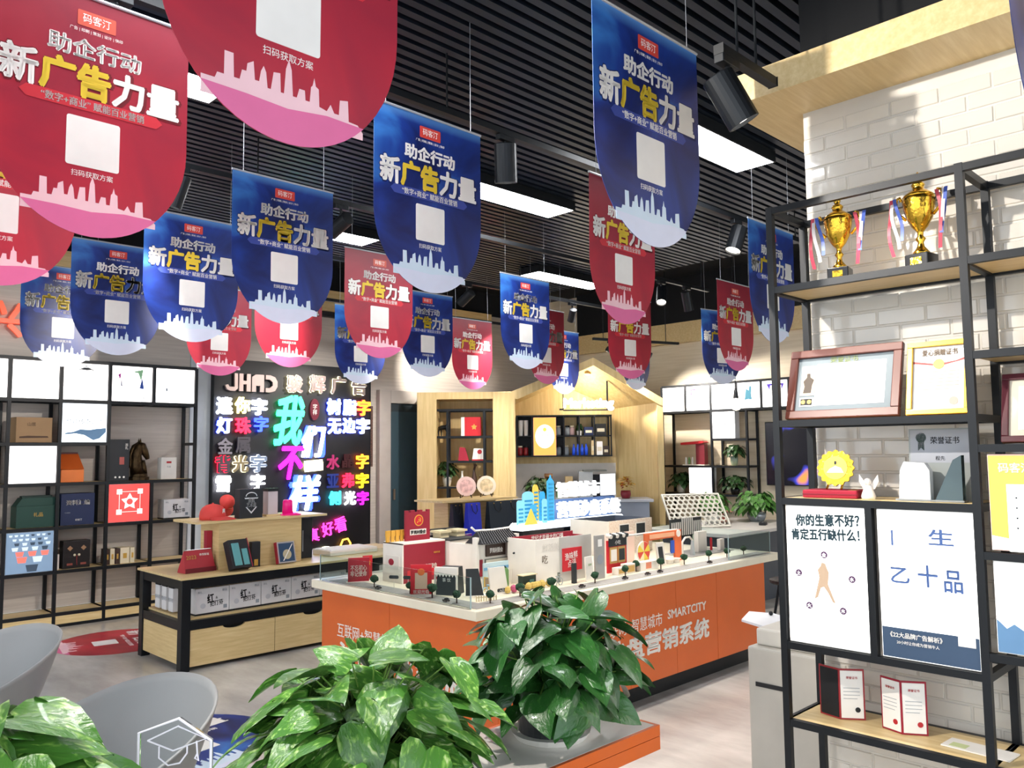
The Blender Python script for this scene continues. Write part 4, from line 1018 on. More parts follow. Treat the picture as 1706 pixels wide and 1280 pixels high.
MB().prism([(.12, 0), (.2, 0), (.17, .15), (.11, .15)], -.01, 0).build('menu_board', MW, t); txt('菜单', M('leaf green print', '6f9a5a'), t, w=.03, at=(.15, -.012, .1)); bx(t, 'dark_pillar', MBK, .012, .0, 0, .04, .02, .12)
t = model('model_cafe', 'red model cafe with scalloped black awning and two posters', 'model building', (4.26, 3.44))
bx(t, 'wall', MRED, 0, 0, 0, .2, .012, .21); bx(t, 'sign_band', MBK, .01, -.006, .17, .195, 0, .225); txt('小吃', WHITEP, t, w=.06, at=(.1, -.007, .195))
for i in range(6):
    MB().tube([(.018+i*.034, -.02, .235), (.018+i*.034, .02, .242)], .014, 8).build('awning_scallop', MBK if i % 2 else MW, t)
for x in (.02, .105):
    b = bx(t, 'poster_frame', M('oak print', 'c09a58', .5), x, -.005, .06, x+.075, 0, .165); MB().box(x+.008, -.007, .075, x+.067, -.005, .15).build('poster_print', MBK if x > .1 else MW, b)
bx(t, 'side_column', MW, .2, -.004, 0, .21, .016, .24)
t = model('model_booth', 'white model market tables before the red cafe', 'model furniture', (4.24, 3.34))
for x, w2, h2 in ((0, .08, .045), (.09, .09, .06)):
    bx(t, 'stall', MW, x, 0, 0, x+w2, .05, h2); bx(t, 'stall_front', M('oak print', 'c09a58'), x+.008, -.003, .008, x+w2-.008, 0, h2-.01)
# orange phone shop
t = model('model_phone_shop', 'orange model phone shop with a colourful prize wheel and white counter', 'model building', (4.5, 3.46))
OB = M('coral orange board', 'dd6a3a', .5)
bx(t, 'front_wall', M('pale salmon board', 'ead2c4', .6), 0, .2, 0, .34, .21, .22); bx(t, 'arch_top', OB, .2, .0, .17, .64, .016, .22); bx(t, 'arch_post', OB, .56, 0, 0, .64, .016, .17); bx(t, 'arch_post', OB, .2, 0, .0, .24, .016, .17); bx(t, 'roof', M('light grey board', 'b8b4ae'), 0, .016, .215, .64, .06, .222)
bx(t, 'blue_poster', M('cobalt ink', '2c52b0'), .5, -.004, .06, .545, 0, .15); bx(t, 'sign_strip', M('pale orange print', 'f0b088', .5), .25, -.003, .18, .55, 0, .21); MB().prism(disc(.6, .195, .025), -.006, 0).build('round_logo', MW, t)
wh = MB().prism(disc(.12, .11, .07, 24), -.045, -.035).build('prize_wheel', MW, t)
for i in range(8):
    a0, a1 = 2*PI*i/8, 2*PI*(i+1)/8
    MB().prism([(.12, .11), (.12+.068*math.cos(a0), .11+.068*math.sin(a0)), (.12+.068*math.cos((a0+a1)/2), .11+.068*math.sin((a0+a1)/2)), (.12+.068*math.cos(a1), .11+.068*math.sin(a1))], -.047, -.045).build('wheel_segment', [M('wheel yellow', 'e6c84a', .5), M('wheel red', 'd6483a', .5), M('wheel cream', 'efe0b0', .5)][i % 3], wh)
bx(t, 'white_counter', MW, -.02, -.12, 0, .18, -.06, .055); plate(rect(.04, .01, .1, .05), 'salmon_print', M('salmon print', 'e08a6a', .5), t, -.12)
ph = MB().prism([(.27, 0), (.36, 0), (.33, .16), (.24, .16)], -.06, -.05).build('phone_board', MW, t); MB().prism([(.285, .01), (.335, .01), (.31, .13), (.262, .13)], -.064, -.06).build('phone_print', MBK, ph)
for x in (.42, .5):
    MB().lathe([(.03, 0), (.03, .02), (.04, .03)], 12, (x, -.04, 0)).build('round_table', MW, t)
# hatched house and striped fence
t = model('model_house', 'white hatched open-top model house with two dark windows', 'model building', (4.95, 3.98))
HM = streak('hatched board', 'e8e0d4', 'c9a88a', (30, 30, 30), 3, .6)
bx(t, 'front_wall', HM, 0, 0, 0, .55, .012, .26); bx(t, 'left_wall', MW, -.012, 0, 0, 0, .38, .26); bx(t, 'right_wall', M('slate board', '4a5260', .6), .54, .012, 0, .552, .38, .26); bx(t, 'back_wall', M('slate board', '4a5260'), 0, .37, 0, .54, .38, .26)
for x in (.13, .34):
    wn = bx(t, 'window_frame', MW, x-.008, -.004, .12, x+.118, 0, .232); MB().box(x, -.006, .128, x+.11, -.004, .224).build('window_pane', MBK, wn)
t = model('model_fence', 'black and white striped model fence sign right of the hatched house', 'model fence', (5.47, 3.78))
bx(t, 'board', MBK, 0, 0, .1, .44, .01, .25); bx(t, 'post', MBK, .0, 0, 0, .02, .01, .1); bx(t, 'post', MBK, .42, 0, 0, .44, .01, .1)
for i in range(15):
    bx(t, 'stripe', MW, .012+i*.0285, -.003, .118, .026+i*.0285, 0, .225+(.03 if 4 < i < 11 else 0))
t = model('model_park', 'grey model car park with white kiosks behind the right glass', 'model street', (5.3, 3.5))
bx(t, 'pavement', ROADM, 0, -.02, 0, .6, .25, .003); bx(t, 'kiosk', MW, .28, .1, 0, .4, .14, .16); bx(t, 'kiosk', MW, .5, .04, 0, .56, .07, .09); bx(t, 'red_totem', MRED, .46, .1, 0, .48, .11, .1); bx(t, 'green_board', M('sage board', '9db09a', .6), .42, .235, 0, .6, .245, .12)
MB().tube([(.06, .1, 0), (.06, .1, .1), (.1, .1, .13), (.16, .1, .13), (.2, .1, .1), (.2, .1, 0)], .008, 8).build('arch_gate', MW, t); MB().cyl((.12, .05, 0), .02, .11, 12, .01).build('silver_cone', M('silver paint', 'b8bec2', .3, .6), t)
# model trees and cars
def ico(t, n, c, r_, m_, seed):
    random.seed(seed)
    b = MB().sph(c, r_, 12, (1, 1, .8))
    b.v = [(x+random.uniform(-1, 1)*r_*.14, y+random.uniform(-1, 1)*r_*.14, z+random.uniform(-1, 1)*r_*.14) for x, y, z in b.v]
    return b.build(n, m_, t)
TG = M('dark green moss', '21402a', .95, var=.4, vs_=80)
TB = M('brown twig', '4a3626', .8)
tr = [(2.905, 4.127, 'model tree nearest the left end of the counter'), (2.912, 3.789, 'model tree in front of the red poster stand'), (2.912, 3.59, 'model tree in front of the charcoal shop'), (2.9, 3.37, 'model tree at the front left corner behind the glass edge'), (3.02, 3.24, 'model tree just right of the glass corner'), (3.267, 3.262, 'model tree by the pink flowers'), (3.518, 3.257, 'model tree above the leafy plant'), (3.896, 3.248, 'model tree in front of the grey fish totem'), (4.239, 3.283, 'model tree in front of the market tables'), (4.455, 3.36, 'model tree left of the prize wheel'), (4.651, 3.3, 'model tree in front of the white shop counter'), (4.945, 3.31, 'model tree beside the orange shop post'), (5.246, 3.3, 'model tree left of the arch gate'), (5.469, 3.285, 'model tree behind the right glass'), (5.697, 3.28, 'rightmost model tree on the counter')]
t0 = None
for i, (x, y, l) in enumerate(tr):
    if t0 is None:
        t0 = model('model_tree', l, 'model tree', (x, y)); t0['group'] = 'model trees along the counter edge'
        MB().cyl((0, 0, 0), .004, .035, 8).build('trunk', TB, t0); ico(t0, 'crown', (0, 0, .052), .026, TG, 1)
    else:
        random.seed(i); dup(t0, (x, y, ZT+.0005), i*37, l, scale=random.uniform(.9, 1.1))
t0 = None
for i, (x, y, rz, l) in enumerate(((2.885, 4.06, 90, 'dark toy car at the left end of the counter street'), (2.885, 3.44, 90, 'dark toy car near the front corner of the counter'), (3.72, 3.2, 0, 'toy car before the fish restaurant'), (4.13, 3.2, 0, 'toy car before the red cafe'), (4.366, 3.2, 0, 'toy car left before the prize wheel'), (4.501, 3.2, 0, 'toy car before the white shop counter'), (5.098, 3.2, 0, 'toy car beside the orange shop'))):
    if t0 is None:
        t0 = model('toy_car', l, 'toy car', (x, y), rz); t0['group'] = 'toy cars on the counter street'; t0.location.z += .003
        CM = M('dark car paint', '3a2c2c', .3)
        MB().add([(-.022, -.009, .004), (.022, -.009, .004), (.022, .009, .004), (-.022, .009, .004), (-.022, -.009, .012), (.022, -.009, .011), (.022, .009, .011), (-.022, .009, .012)], [(0, 3, 2, 1), (4, 5, 6, 7), (0, 1, 5, 4), (1, 2, 6, 5), (2, 3, 7, 6), (3, 0, 4, 7)]).build('car_body', CM, t0)
        MB().add([(-.016, -.008, .012), (.01, -.008, .012), (.01, .008, .012), (-.016, .008, .012), (-.011, -.007, .019), (.004, -.007, .019), (.004, .007, .019), (-.011, .007, .019)], [(4, 5, 6, 7), (0, 1, 5, 4), (1, 2, 6, 5), (2, 3, 7, 6), (3, 0, 4, 7)]).build('cabin', M('dark tint', '20242a', .2), t0)
        for wx in (-.013, .013):
            for wy in (-.009, .009):
                MB().sph((wx, wy, .004), .004, 8, (1, .4, 1)).build('wheel', BLACKP, t0)
    else:
        dup(t0, (x, y, ZT+.0035), rz, l)
# ---- glowing city sign at the back of the counter
SG_ = thing('city_sign', 'glowing white sign with acrylic city towers on a black base', 'sign', (4.44, 4.4, ZT))
bx(SG_, 'base', M('gloss black acrylic', '0d1017', .15), 0, 0, 0, 1.44, .2, .2)
for x in (.55, .95):
    MB().bar((x, -.002, .02), (x+.05, -.002, .19), .003, .014).build('red_stripe', MR, SG_)
MB().add([(.0, .02, .2), (1.32, .02, .2), (1.32, .18, .2), (0, .18, .2), (.03, .07, .25), (1.3, .07, .25), (1.3, .15, .25), (.03, .15, .25)], [(4, 5, 6, 7), (0, 1, 5, 4), (1, 2, 6, 5), (2, 3, 7, 6), (3, 0, 4, 7)]).build('glow_plinth', M('glowing white plinth', 'ffffff', .4, emit=.7, ecol='dff0ff'), SG_)
SLET = M('white sign letter', 'ffffff', .4, emit=.75, ecol='f6faff')
for bd, x0, x1, zc, h_ in (('智慧城市', .46, 1.0, .49, .135), ('营销沙盘系统', .46, 1.27, .33, .14)):
    w2 = (x1-x0)/len(bd)
    for i, c in enumerate(bd):
        o = txt(c, SLET, SG_, 'letter', w=w2*.92, h=h_*.92, at=(x0+w2*(i+.5), .08, zc), ext=.03, bold=.012)
bx(SG_, 'back_acrylic', M('frosted acrylic', '35507a', .6), .46, .12, .25, 1.27, .13, .41)
bx(SG_, 'blank_square', M('lit square', 'ffffff', .4, emit=.35, ecol='e8f2ff'), 1.05, .07, .42, 1.22, .1, .6)
def tower(n, x, w2, h2, mt, y=.05, top=None):
    pts = [(0, 0), (w2, 0), (w2, h2*.86)]
    if top == 'dome':
        pts += [(w2/2+w2/2*math.cos(PI*i/10), h2*.86+h2*.14*math.sin(PI*i/10)) for i in range(1, 10)]
    elif top == 'spire':
        pts += [(w2*.62, h2*.93), (w2*.5, h2), (w2*.38, h2*.93)]
    else:
        pts += [(w2*.75, h2*.93), (w2*.25, h2*.93)]
    pts += [(0, h2*.86)]
    o = MB().prism(pts, 0, .012).build(n, mt, SG_, (x, y, .24))
    k = int(h2/.03)
    for i in range(k-2):
        MB().box(w2*.15, -.002, .02+i*.03, w2*.85, 0, .034+i*.03).build('floor_line', M('deep cyan ink', '2a86b4', .4, emit=.3), o)
    return o
AC = M('icy blue acrylic', '7cc2e0', .2, emit=.35, ecol='86cdf0'); AC2 = M('mid blue acrylic', '3f9ccc', .2, emit=.3, ecol='48aee0'); AY = M('gold acrylic', 'd8b84a', .2, emit=.3, ecol='e8c860')
tower('tower', .02, .07, .2, AC, .07); tower('tower', .1, .12, .25, AC, .09, 'dome'); tower('tower', .15, .06, .16, AC2, .05); tower('tower', .225, .06, .3, AY, .1, 'dome'); tower('tower', .29, .05, .2, AC, .06); tower('tower', .31, .06, .26, AC2, .11); tower('tower', .37, .075, .37, AC2, .08, 'spire')
MB().prism([(.06, 0), (.2, 0), (.13, .12)], 0, .01).build('pyramid', AY, SG_, (0, .03, .24))
# ================================================================ near right shelf before the brick pillar (local x runs towards -Y)
SX, SY = 2.8, 1.45
NS = thing('trophy_shelf', 'tall black steel shelf with trophies and framed certificates before the white brick pillar', 'shelf', (SX, SY+.012, 0), -90)
shelf_frame(NS, [(0, 0, 2.5), (.652, 0, 2.5), (1.30, 0, 2.5)], [(0, .652, z) for z in (2.485, 2.185, 1.69, 1.41, .90, .63, .10)]+[(.652, 1.3, z) for z in (2.485, 2.185, 1.885, 1.595, 1.268, .965, .63, .1)], .29,
            [(0, .652, z) for z in (2.197, 1.702, 1.422, .642, .112)]+[(.652, 1.3, z) for z in (2.197, 1.897, 1.607, .642, .112)], .024,
            [(x, z) for x in (0, .652, 1.3) for z in (2.485, 2.185, 1.69, 1.41, .90, .63)])
MB().box(.307, .001, .912, .329, .03, 1.398).build('divider', BLACKM, NS)
def S(x, y, z):
    return (SX+y, SY-x, z)
# two trophies
def trophy(label, x, y, h_, rz):
    t = thing('trophy', label, 'trophy', S(x, y, 2.198), -90+rz, 'gold trophies on the top shelf')
    k = h_/.36
    b = MB().box(-.042*k, -.042*k, 0, .042*k, .042*k, .06*k).build('plinth', M('black lacquer', '101012', .15), t, bevel=.003)
    MB().box(-.02*k, -.044*k, .02*k, .02*k, -.042*k, .045*k).build('plate', BRASS, b)
    MB().lathe([(r_*k, z*k) for r_, z in ((.034, .06), (.036, .068), (.028, .076), (.016, .09), (.012, .105), (.022, .118), (.012, .13), (.014, .145), (.035, .165), (.055, .195), (.066, .23), (.07, .26), (.071, .272), (.067, .275))], 28, (0, 0, 0), .8).build('cup', BRASS, t, smooth=True)
    MB().lathe([(r_*k, z*k) for r_, z in ((.07, .275), (.06, .285), (.035, .3), (.024, .305), (.026, .315), (.03, .32), (.024, .328), (.012, .335), (.018, .345), (.016, .356), (.006, .365), (.0, .372))], 24, (0, 0, 0), .8).build('lid', BRASS, t, smooth=True)
    for s_ in (-1, 1):
        hn = MB().tube([(s_*a*k*.84, 0, c*k) for a, c in ((.06, .2), (.09, .225), (.105, .255), (.1, .285), (.085, .29), (.078, .275))], .006*k, 8).build('handle', BRASS, t, smooth=True)
        for j, cc in enumerate(('b8344a', 'e4dcdc', '3a56b0')):
            o = .006*(j-1)
            MB().grid(lambda u, v: (s_*(.084+.012*math.sin(3*v+j))*k+o*2+(.012*u-.006), -.012+.006*math.sin(7*v+j*2), (.285-.215*v*(1-.12*j))*k), 1, 8).build('ribbon', M('ribbon '+cc, cc, .45), hn, solid=.0008)
    return t
trophy('smaller gold trophy cup with ribbons at the left of the top shelf', .197, .12, .315, 10)
trophy('larger gold trophy cup with ribbons right of the smaller one', .475, .13, .335, -8)
# framed certificates
t = thing('framed_certificate', 'wide dark brown frame with a white certificate and a silhouette picture', 'frame', S(.0, .045, 1.709), -90, lean=-16)
WB = M('red brown frame wood', '5a2f26', .35)
for a in ((0, 0, 0, .405, .022, .03), (0, 0, .235, .405, .022, .265), (0, 0, .03, .03, .022, .235), (.375, 0, .03, .405, .022, .235)):
    MB().box(*a).build('frame_bar', WB, t, bevel=.003)
MB().box(.03, .012, .03, .375, .02, .235).build('mount', M('blue grey mount', '6f7a80', .6), t)
plate(rect(.1, .05, .35, .21), 'certificate_print', WHITEP, t, .012); plate(rect(.045, .09, .098, .205), 'photo_print', M('buff ink', 'd8c0a6', .6), t, .0115); plate(rect(.045, .048, .098, .082), 'photo_print', WHITEP, t, .0115)
plate([(.056, .1), (.086, .1), (.088, .13), (.094, .15), (.08, .16), (.078, .175), (.066, .175), (.066, .16), (.054, .145), (.06, .125)], 'silhouette_print', M('dark taupe ink', '4a4038', .6), t, .0105); plate(rect(.05, .053, .093, .077), 'medal_print', M('black print'), t, .0105); plate(disc(.06, .065, .008, 12), 'medal_print', GOLDP, t, .0098); plate(disc(.083, .065, .008, 12), 'medal_print', GOLDP, t, .0098)
plate([(.2, .185), (.22, .19), (.25, .2), (.215, .178)], 'orange_print', M('pale orange print', 'f0b088'), t, .0112); txt('荣誉证书', M('olive ink', '7d8a52', .6), t, w=.1, at=(.2, .011, .222))
t = thing('framed_certificate', 'gold framed charity donation certificate with red ribbon seal', 'frame', S(.425, .05, 1.7072), -90, lean=-12)
GF = M('gold leaf frame', 'd6a83e', .3, .7)
for a in ((0, 0, 0, .195, .02, .018), (0, 0, .232, .195, .02, .25), (0, 0, .018, .018, .02, .232), (.177, 0, .018, .195, .02, .232)):
    MB().box(*a).build('frame_bar', GF, t, bevel=.002)
MB().box(.018, .01, .018, .177, .016, .232).build('paper', WHITEP, t)
txt('爱心捐赠证书', M('taupe ink', '6b5a48', .6), t, w=.11, h=.022, at=(.1, .009, .212), bold=.02)
plate([(.018, .185), (.05, .18), (.09, .172), (.15, .18), (.177, .19), (.177, .182), (.1, .165), (.018, .178)], 'ribbon_print', M('wine print', 'a04a48', .6), t, .01); plate(disc(.098, .172, .017, 18), 'seal_print', GOLDP, t, .009)
for i in range(6):
    plate(rect(.035, .145-.012*i, .16-.03*(i == 5), .1475-.012*i), 'text_line_print', M('pale red ink', 'cf9a90', .6), t, .01)
plate(disc(.145, .045, .014, 18), 'stamp_print', M('pale red ink', 'cf9a90'), t, .01)
t = thing('framed_certificate', 'dark red frame with an ivory certificate at the right edge', 'frame', S(.70, .06, 1.6135), -90, lean=-14)
DR = M('dark cherry wood', '4a1420', .3)
for a in ((0, 0, 0, .3, .022, .02), (0, 0, .2, .3, .022, .22), (0, 0, .02, .02, .022, .2), (.28, 0, .02, .3, .022, .2)):
    MB().box(*a).build('frame_bar', DR, t, bevel=.002)
MB().box(.02, .01, .02, .28, .018, .2).build('mount', M('pale ivory mount', 'd8cdb8', .6), t); plate(rect(.045, .04, .255, .18), 'certificate_print', WHITEP, t, .01)
for i in range(5):
    plate(rect(.07, .15-.018*i, .23, .1525-.018*i), 'text_line_print', GREYP, t, .009)
# award shelf (z 1.41)
Z4 = 1.423
t = thing('case_box', 'flat red velvet box under the gold award plate', 'box', S(.055, .05, Z4), -90+6)
MB().box(0, 0, 0, .19, .13, .028).build('box_body', M('red velvet', '9a1430', .7), t, bevel=.004); MB().box(0, -.002, .012, .19, 0, .014).build('seam', M('wine red'), t); MB().box(.155, .02, .028, .18, .06, .0285).build('gold_mark', GOLDP, t)
t = thing('award_plate', 'round gold award plate with scalloped rim on a small stand', 'award', S(.155, .1, Z4+.0285), -90+6, lean=-10)
pts = [((.063+.0035*math.cos(16*2*PI*i/96))*math.cos(2*PI*i/96), .078+(.063+.0035*math.cos(16*2*PI*i/96))*math.sin(2*PI*i/96)) for i in range(96)]
MB().prism(pts, -.004, .004).build('plate_rim', BRASS, t); pd = MB().prism(disc(0, .078, .042, 40), -.006, -.004).build('plate_centre', M('pale gold enamel', 'e2c45a', .25, .6), t); plate([(-.03, .06), (.03, .06), (.02, .078), (0, .085), (-.02, .074)], 'skyline_print', WHITEP, pd, -.006); plate(rect(-.004, .09, .004, .102), 'mark_print', M('dark ink'), pd, -.006)
for x in (-.025, .025):
    MB().bar((x, -.015, 0), (x, .012, .03), .006).build('stand_foot', BRASS, t)
t = thing('angel_figurine', 'small white angel figurine with raised wings', 'figurine', S(.28, .08, Z4), -90)
AW = M('white porcelain', 'ece6e0', .3)
MB().lathe([(.022, 0), (.024, .01), (.017, .03), (.012, .045), (.006, .052)], 16).build('robe', AW, t, smooth=True); MB().sph((0, -.004, .06), .0125, 12).build('head', AW, t, smooth=True)
for s_ in (-1, 1):
    MB().prism([(s_*.004, .03), (s_*.02, .035), (s_*.034, .06), (s_*.032, .085), (s_*.02, .068), (s_*.008, .05)][::s_], .006, .011).build('wing', AW, t)
t = thing('crystal_award', 'frosted glass block award shaped like a peak', 'award', S(.385, .07, Z4), -90)
CR = M('bright frosted crystal', 'eef0f2', .25, trans=.25); MB().prism([(0, 0), (.1, 0), (.1, .1), (.085, .125), (.02, .13), (.006, .1)], 0, .03).build('block', CR, t); MB().box(-.008, -.01, 0, .108, .04, .006).build('base', M('clear crystal', 'dfe8ec', .05, trans=.7), t)
t = thing('crystal_award', 'tall dark glass wedge award beside the frosted block', 'award', S(.50, .06, Z4), -90)
MB().prism([(0, 0), (.085, 0), (.085, .15), (.06, .135)], 0, .03).build('wedge', M('smoked glass', '54686e', .08, trans=.35), t); MB().box(-.005, -.006, 0, .09, .036, .006).build('base', M('clear crystal', 'dfe8ec'), t)
t = thing('glass_certificate', 'grey certificate in a clear stand with a green rosette', 'certificate', S(.395, .14, Z4), -90, lean=-4)
MB().box(0, 0, 0, .2, .008, .24).build('sheet', M('silver grey card', '9aa09e', .5), t); plate(rect(.005, .125, .195, .235), 'upper_print', M('pale grey ink', 'b9bdbb', .6), t); txt('荣誉证书', BLACKP, t, w=.09, h=.024, at=(.115, -.001, .2), bold=.01); txt('程先', BLACKP, t, w=.03, at=(.1, -.001, .14)); plate(disc(.04, .21, .017, 18), 'rosette_print', M('dark green print', '2c4a42', .6), t); plate([(.03, .165), (.04, .175), (.05, .165), (.05, .2), (.03, .2)], 'rosette_tail_print', M('dark green print', '2c4a42'), t); MB().box(.2, -.006, 0, .206, .012, .24).build('clear_edge', M('polished glass edge', '9fb4b4'), t)
# lit posters
CRL = M('lit cream poster face', 'ffffff', .4, emit=1.15, ecol='fdfbf4')
t = light_box('lit cream poster with a martial arts figure and five element circles', S(.006, .004, .914), .3, .482, -90, CRL, .08, 'lit posters in the trophy shelf')
SLT = M('slate blue ink', '1d3843', .6); txt('你的生意不好？', SLT, t, w=.23, h=.044, at=(.155, .003, .435), bold=.045, tilt=2); txt('肯定五行缺什么！', SLT, t, w=.245, h=.042, at=(.145, .003, .385), bold=.045, tilt=2)
PL = M('plum ink', '4f3254', .6)
for c, x, z in (('金', .14, .315), ('土', .045, .245), ('水', .235, .24), ('火', .08, .135), ('木', .2, .13)):
    o = plate(disc(x, z, .012, 18), 'element_circle_print', PL, t, .004); txt(c, CRL, o, w=.014, at=(x, .0025, z))
plate([(.1, .16), (.113, .168), (.124, .2), (.135, .205), (.15, .185), (.165, .155), (.175, .152), (.16, .19), (.15, .215), (.155, .255), (.15, .265), (.143, .285), (.13, .288), (.126, .275), (.115, .262), (.12, .235), (.108, .19)], 'figure_print', M('sand figure ink', 'b59c84', .6), t, .004)
t = light_box('lit white poster with large blue characters and a navy foot band', S(.33, .004, .914), .305, .482, -90, CRL, .08, 'lit posters in the trophy shelf')
IB = M('steel blue ink', '46629a', .6)
for c, x, z, w2, h2 in (('生', .2, .4, .075, .05), ('乙', .07, .27, .06, .05), ('十', .155, .275, .06, .07), ('品', .23, .265, .055, .07), ('丨', .05, .39, .006, .05)):
    txt(c, IB, t, w=w2, h=h2, at=(x, .003, z), bold=.018)
plate(rect(.005, .005, .295, .1), 'navy_band_print', M('dusk blue ink', '33455c', .5, emit=.15), t, .004); txt('《22大品牌广告解析》', WHITEP, t, w=.16, h=.018, at=(.11, .002, .078), bold=.02); txt('20小时让你成为营销牛人', WHITEP, t, w=.13, h=.011, at=(.115, .002, .055)); plate(rect(.235, .07, .285, .125), 'blank_square', WHITEP, t, .003)
OLIT = M('orange lit face', 'f0803a', .4, emit=1.0, ecol='ff9a4a')
t = light_box('orange lit poster with a white note at the right edge of the view', S(.672, .004, 1.286), .28, .29, -90, OLIT, .08, 'lit posters in the trophy shelf')
txt('码客汀', WHITEP, t, w=.09, h=.03, at=(.075, .003, .25), bold=.02); plate([(.05, .0), (.27, 0), (.27, .2), (.05, .2)], 'note_print', CRL, t, .004); plate([(0.004, .004), (.276, .004), (.276, .05), (.1, .03), (.004, .045)], 'pale_wave_print', CRL, t, .0035)
for i in range(4):
    plate(disc(.075, .16-.03*i, .003, 8), 'dot_print', M('dark ink'), t, .0028)
t = light_box('white lit poster with a blue mountain at the right edge of the view', S(.672, .004, .982), .28, .272, -90, CRL, .08, 'lit posters in the trophy shelf')
plate([(.004, .004), (.276, .004), (.276, .02), (.12, .03), (.08, .07), (.05, .09), (.03, .075), (.004, .1)], 'mountain_print', M('mountain blue ink', '5f86ac'), t, .004)
# open certificate folders on the low shelf
Z6 = .643
def folder(label, x, y, rz, w2, h2, cover, dark):
    t = thing('certificate_folder', label, 'certificate', S(x, y, Z6), -90+rz, 'open certificate folders on the low shelf')
    cm = M('cover '+cover, cover, .5)
    for k, a in ((0, 22), (1, -28)):
        o = MB().box(0 if k else -w2, 0, 0, w2 if k else 0, .004, h2).build('cover', cm, t, rot=(0, 0, R(-a if k == 0 else -a)))
        MB().box(.004 if k else -w2+.006, -.002, .006, w2-.006 if k else -.004, 0, h2-.006).build('page', (M('black print') if (dark and k == 0) else WHITEP), o)
        if not (dark and k == 0):
            s0 = w2/2 if k else -w2/2
            for i in range(4):
                MB().box(s0-w2*.35, -.0028, h2*.62-i*.012, s0+w2*(.3-.1*(i == 3)), -.002, h2*.62-i*.012+.0015).build('text_line_print', GREYP, o)
            MB().prism(disc(s0+w2*.2, h2*.2, .009, 14), -.003, -.002).build('stamp_print', REDP if not dark else BLACKP, o); txt('荣誉证书', REDP, o, w=w2*.45, at=(s0, -.003, h2*.83))
    return t
folder('open certificate folder with a black left page and red ribbon edge', .13, .12, 8, .085, .175, '9a2a30', True)
folder('open crimson certificate folder with two white pages', .345, .11, 4, .08, .175, '96182e', False)
t = thing('brochure', 'flat white brochure lying on the low shelf', 'brochure', S(.47, .09, Z6), -90-4)
MB().box(0, 0, 0, .2, .09, .004).build('sheet', WHITEP, t); MB().box(.02, .01, .004, .07, .05, .0045).build('print', M('pale lime print', 'c6d09a', .6), t)
# copier behind the shelf
t = thing('copier', 'pale grey photocopier on castors standing behind the trophy shelf', 'copier', (3.62, 1.62, 0))
CP = M('putty plastic', 'b9b4aa', .5)
MB().box(0, 0, .08, .5, .46, .66).build('body', CP, t, bevel=.01); MB().box(-.004, .28, .48, 0, .42, .5).build('slot', BLACKP, t); MB().box(.05, .02, .66, .48, .44, .74).build('scanner', M('light putty', 'cfcac0', .5), t, bevel=.01)
MB().slab([(.2, .44), (.48, .44), (.56, .62), (.52, .74), (.3, .66)], .70, .712).build('tray', M('white plastic', 'd8dae0', .4), t); MB().sph((.5, .6, .722), .012, 10).build('tray_knob', BLACKP, t)
for x, y in ((.06, .06), (.44, .06), (.06, .4), (.44, .4)):
    c = MB().tube([(x, y-.018, .036), (x, y+.018, .036)], .034, 16).build('castor', M('dark rubber', '26262a', .6), t); MB().box(x-.02, y-.022, .04, x+.02, y+.022, .085).build('castor_fork', M('brushed steel', '9a9a98'), c)
# ================================================================ pavilion alcove, bar, far right wall
def PV(x, y, z):
    k = .70711
    return (7.495+(x+y)*k, 7.495+(y-x)*k, z)
LEAFD = M('dark houseplant green', '2c4a26', .4, var=.5, vs_=30)
LEAFM = M('mid houseplant green', '4a7a34', .4, var=.5, vs_=30)
def leaf_pts(n=9):
    """heart shaped leaf outline, base at origin, tip at y = 1"""
    half = [(0, .0), (.16, -.1), (.34, -.06), (.44, .12), (.42, .34), (.3, .6), (.15, .82), (0, 1)]
    return half
def leaf_mesh(name, mat, fold=.25, droop=.5, curl=.1, seed=0):
    random.seed(seed)
    half = leaf_pts(); v = []; f = []
    for i, (hx, hy) in enumerate(half):
        z0 = -droop*max(0, hy)**2*.6
        wv = .03*math.sin(5*hy+seed)
        v.append((0, max(hy, 0) if i else 0, z0))
        v.append((hx*.55, hy, z0+fold*hx*.55+wv*.5-curl*hx*hx*.3))
        v.append((hx, hy, z0+fold*hx-curl*hx*hx*2+wv))
        v.append((-hx*.55, hy, z0+fold*hx*.55-wv*.5-curl*hx*hx*.3))
        v.append((-hx, hy, z0+fold*hx-curl*hx*hx*2-wv))
    for i in range(len(half)-1):
        a, b = i*5, (i+1)*5
        f += [(a, a+1, b+1, b), (a+1, a+2, b+2, b+1), (a+3, a, b, b+3), (a+4, a+3, b+3, b+4)]
    me = bpy.data.meshes.new(name); me.from_pydata(v, [], f); me.validate()
    me.polygons.foreach_set('use_smooth', [True]*len(me.polygons)); me.materials.append(mat)
    return me
def bush(t, c, rx, rz, n, size, mat, seed, droop=.6):
    """foliage of a small far plant: many little leaves joined"""
    random.seed(seed); b = MB()
    src = leaf_mesh('x', mat, seed=seed)
    for i in range(n):
        az = random.uniform(0, 2*PI); el = random.uniform(-.5, 1.3)
        d = Vector((math.cos(az)*math.cos(el), math.sin(az)*math.cos(el), math.sin(el)))
        p = Vector(c)+Vector((d.x*rx, d.y*rx, d.z*rz))*random.uniform(.45, 1)
        yv = (Vector((d.x, d.y, d.z*.3-droop))).normalized(); zv = (d+Vector((0, 0, .6))); zv = (zv-yv*zv.dot(yv)).normalized(); xv = yv.cross(zv)
        s_ = size*random.uniform(.7, 1.2)
        b.add([p+(xv*q.co.x+yv*q.co.y+zv*q.co.z)*s_ for q in src.vertices], [tuple(pp.vertices) for pp in src.polygons])
    o = b.build('foliage', mat, t, smooth=True); o['kind'] = 'stuff'
    bpy.data.meshes.remove(src)
    return o
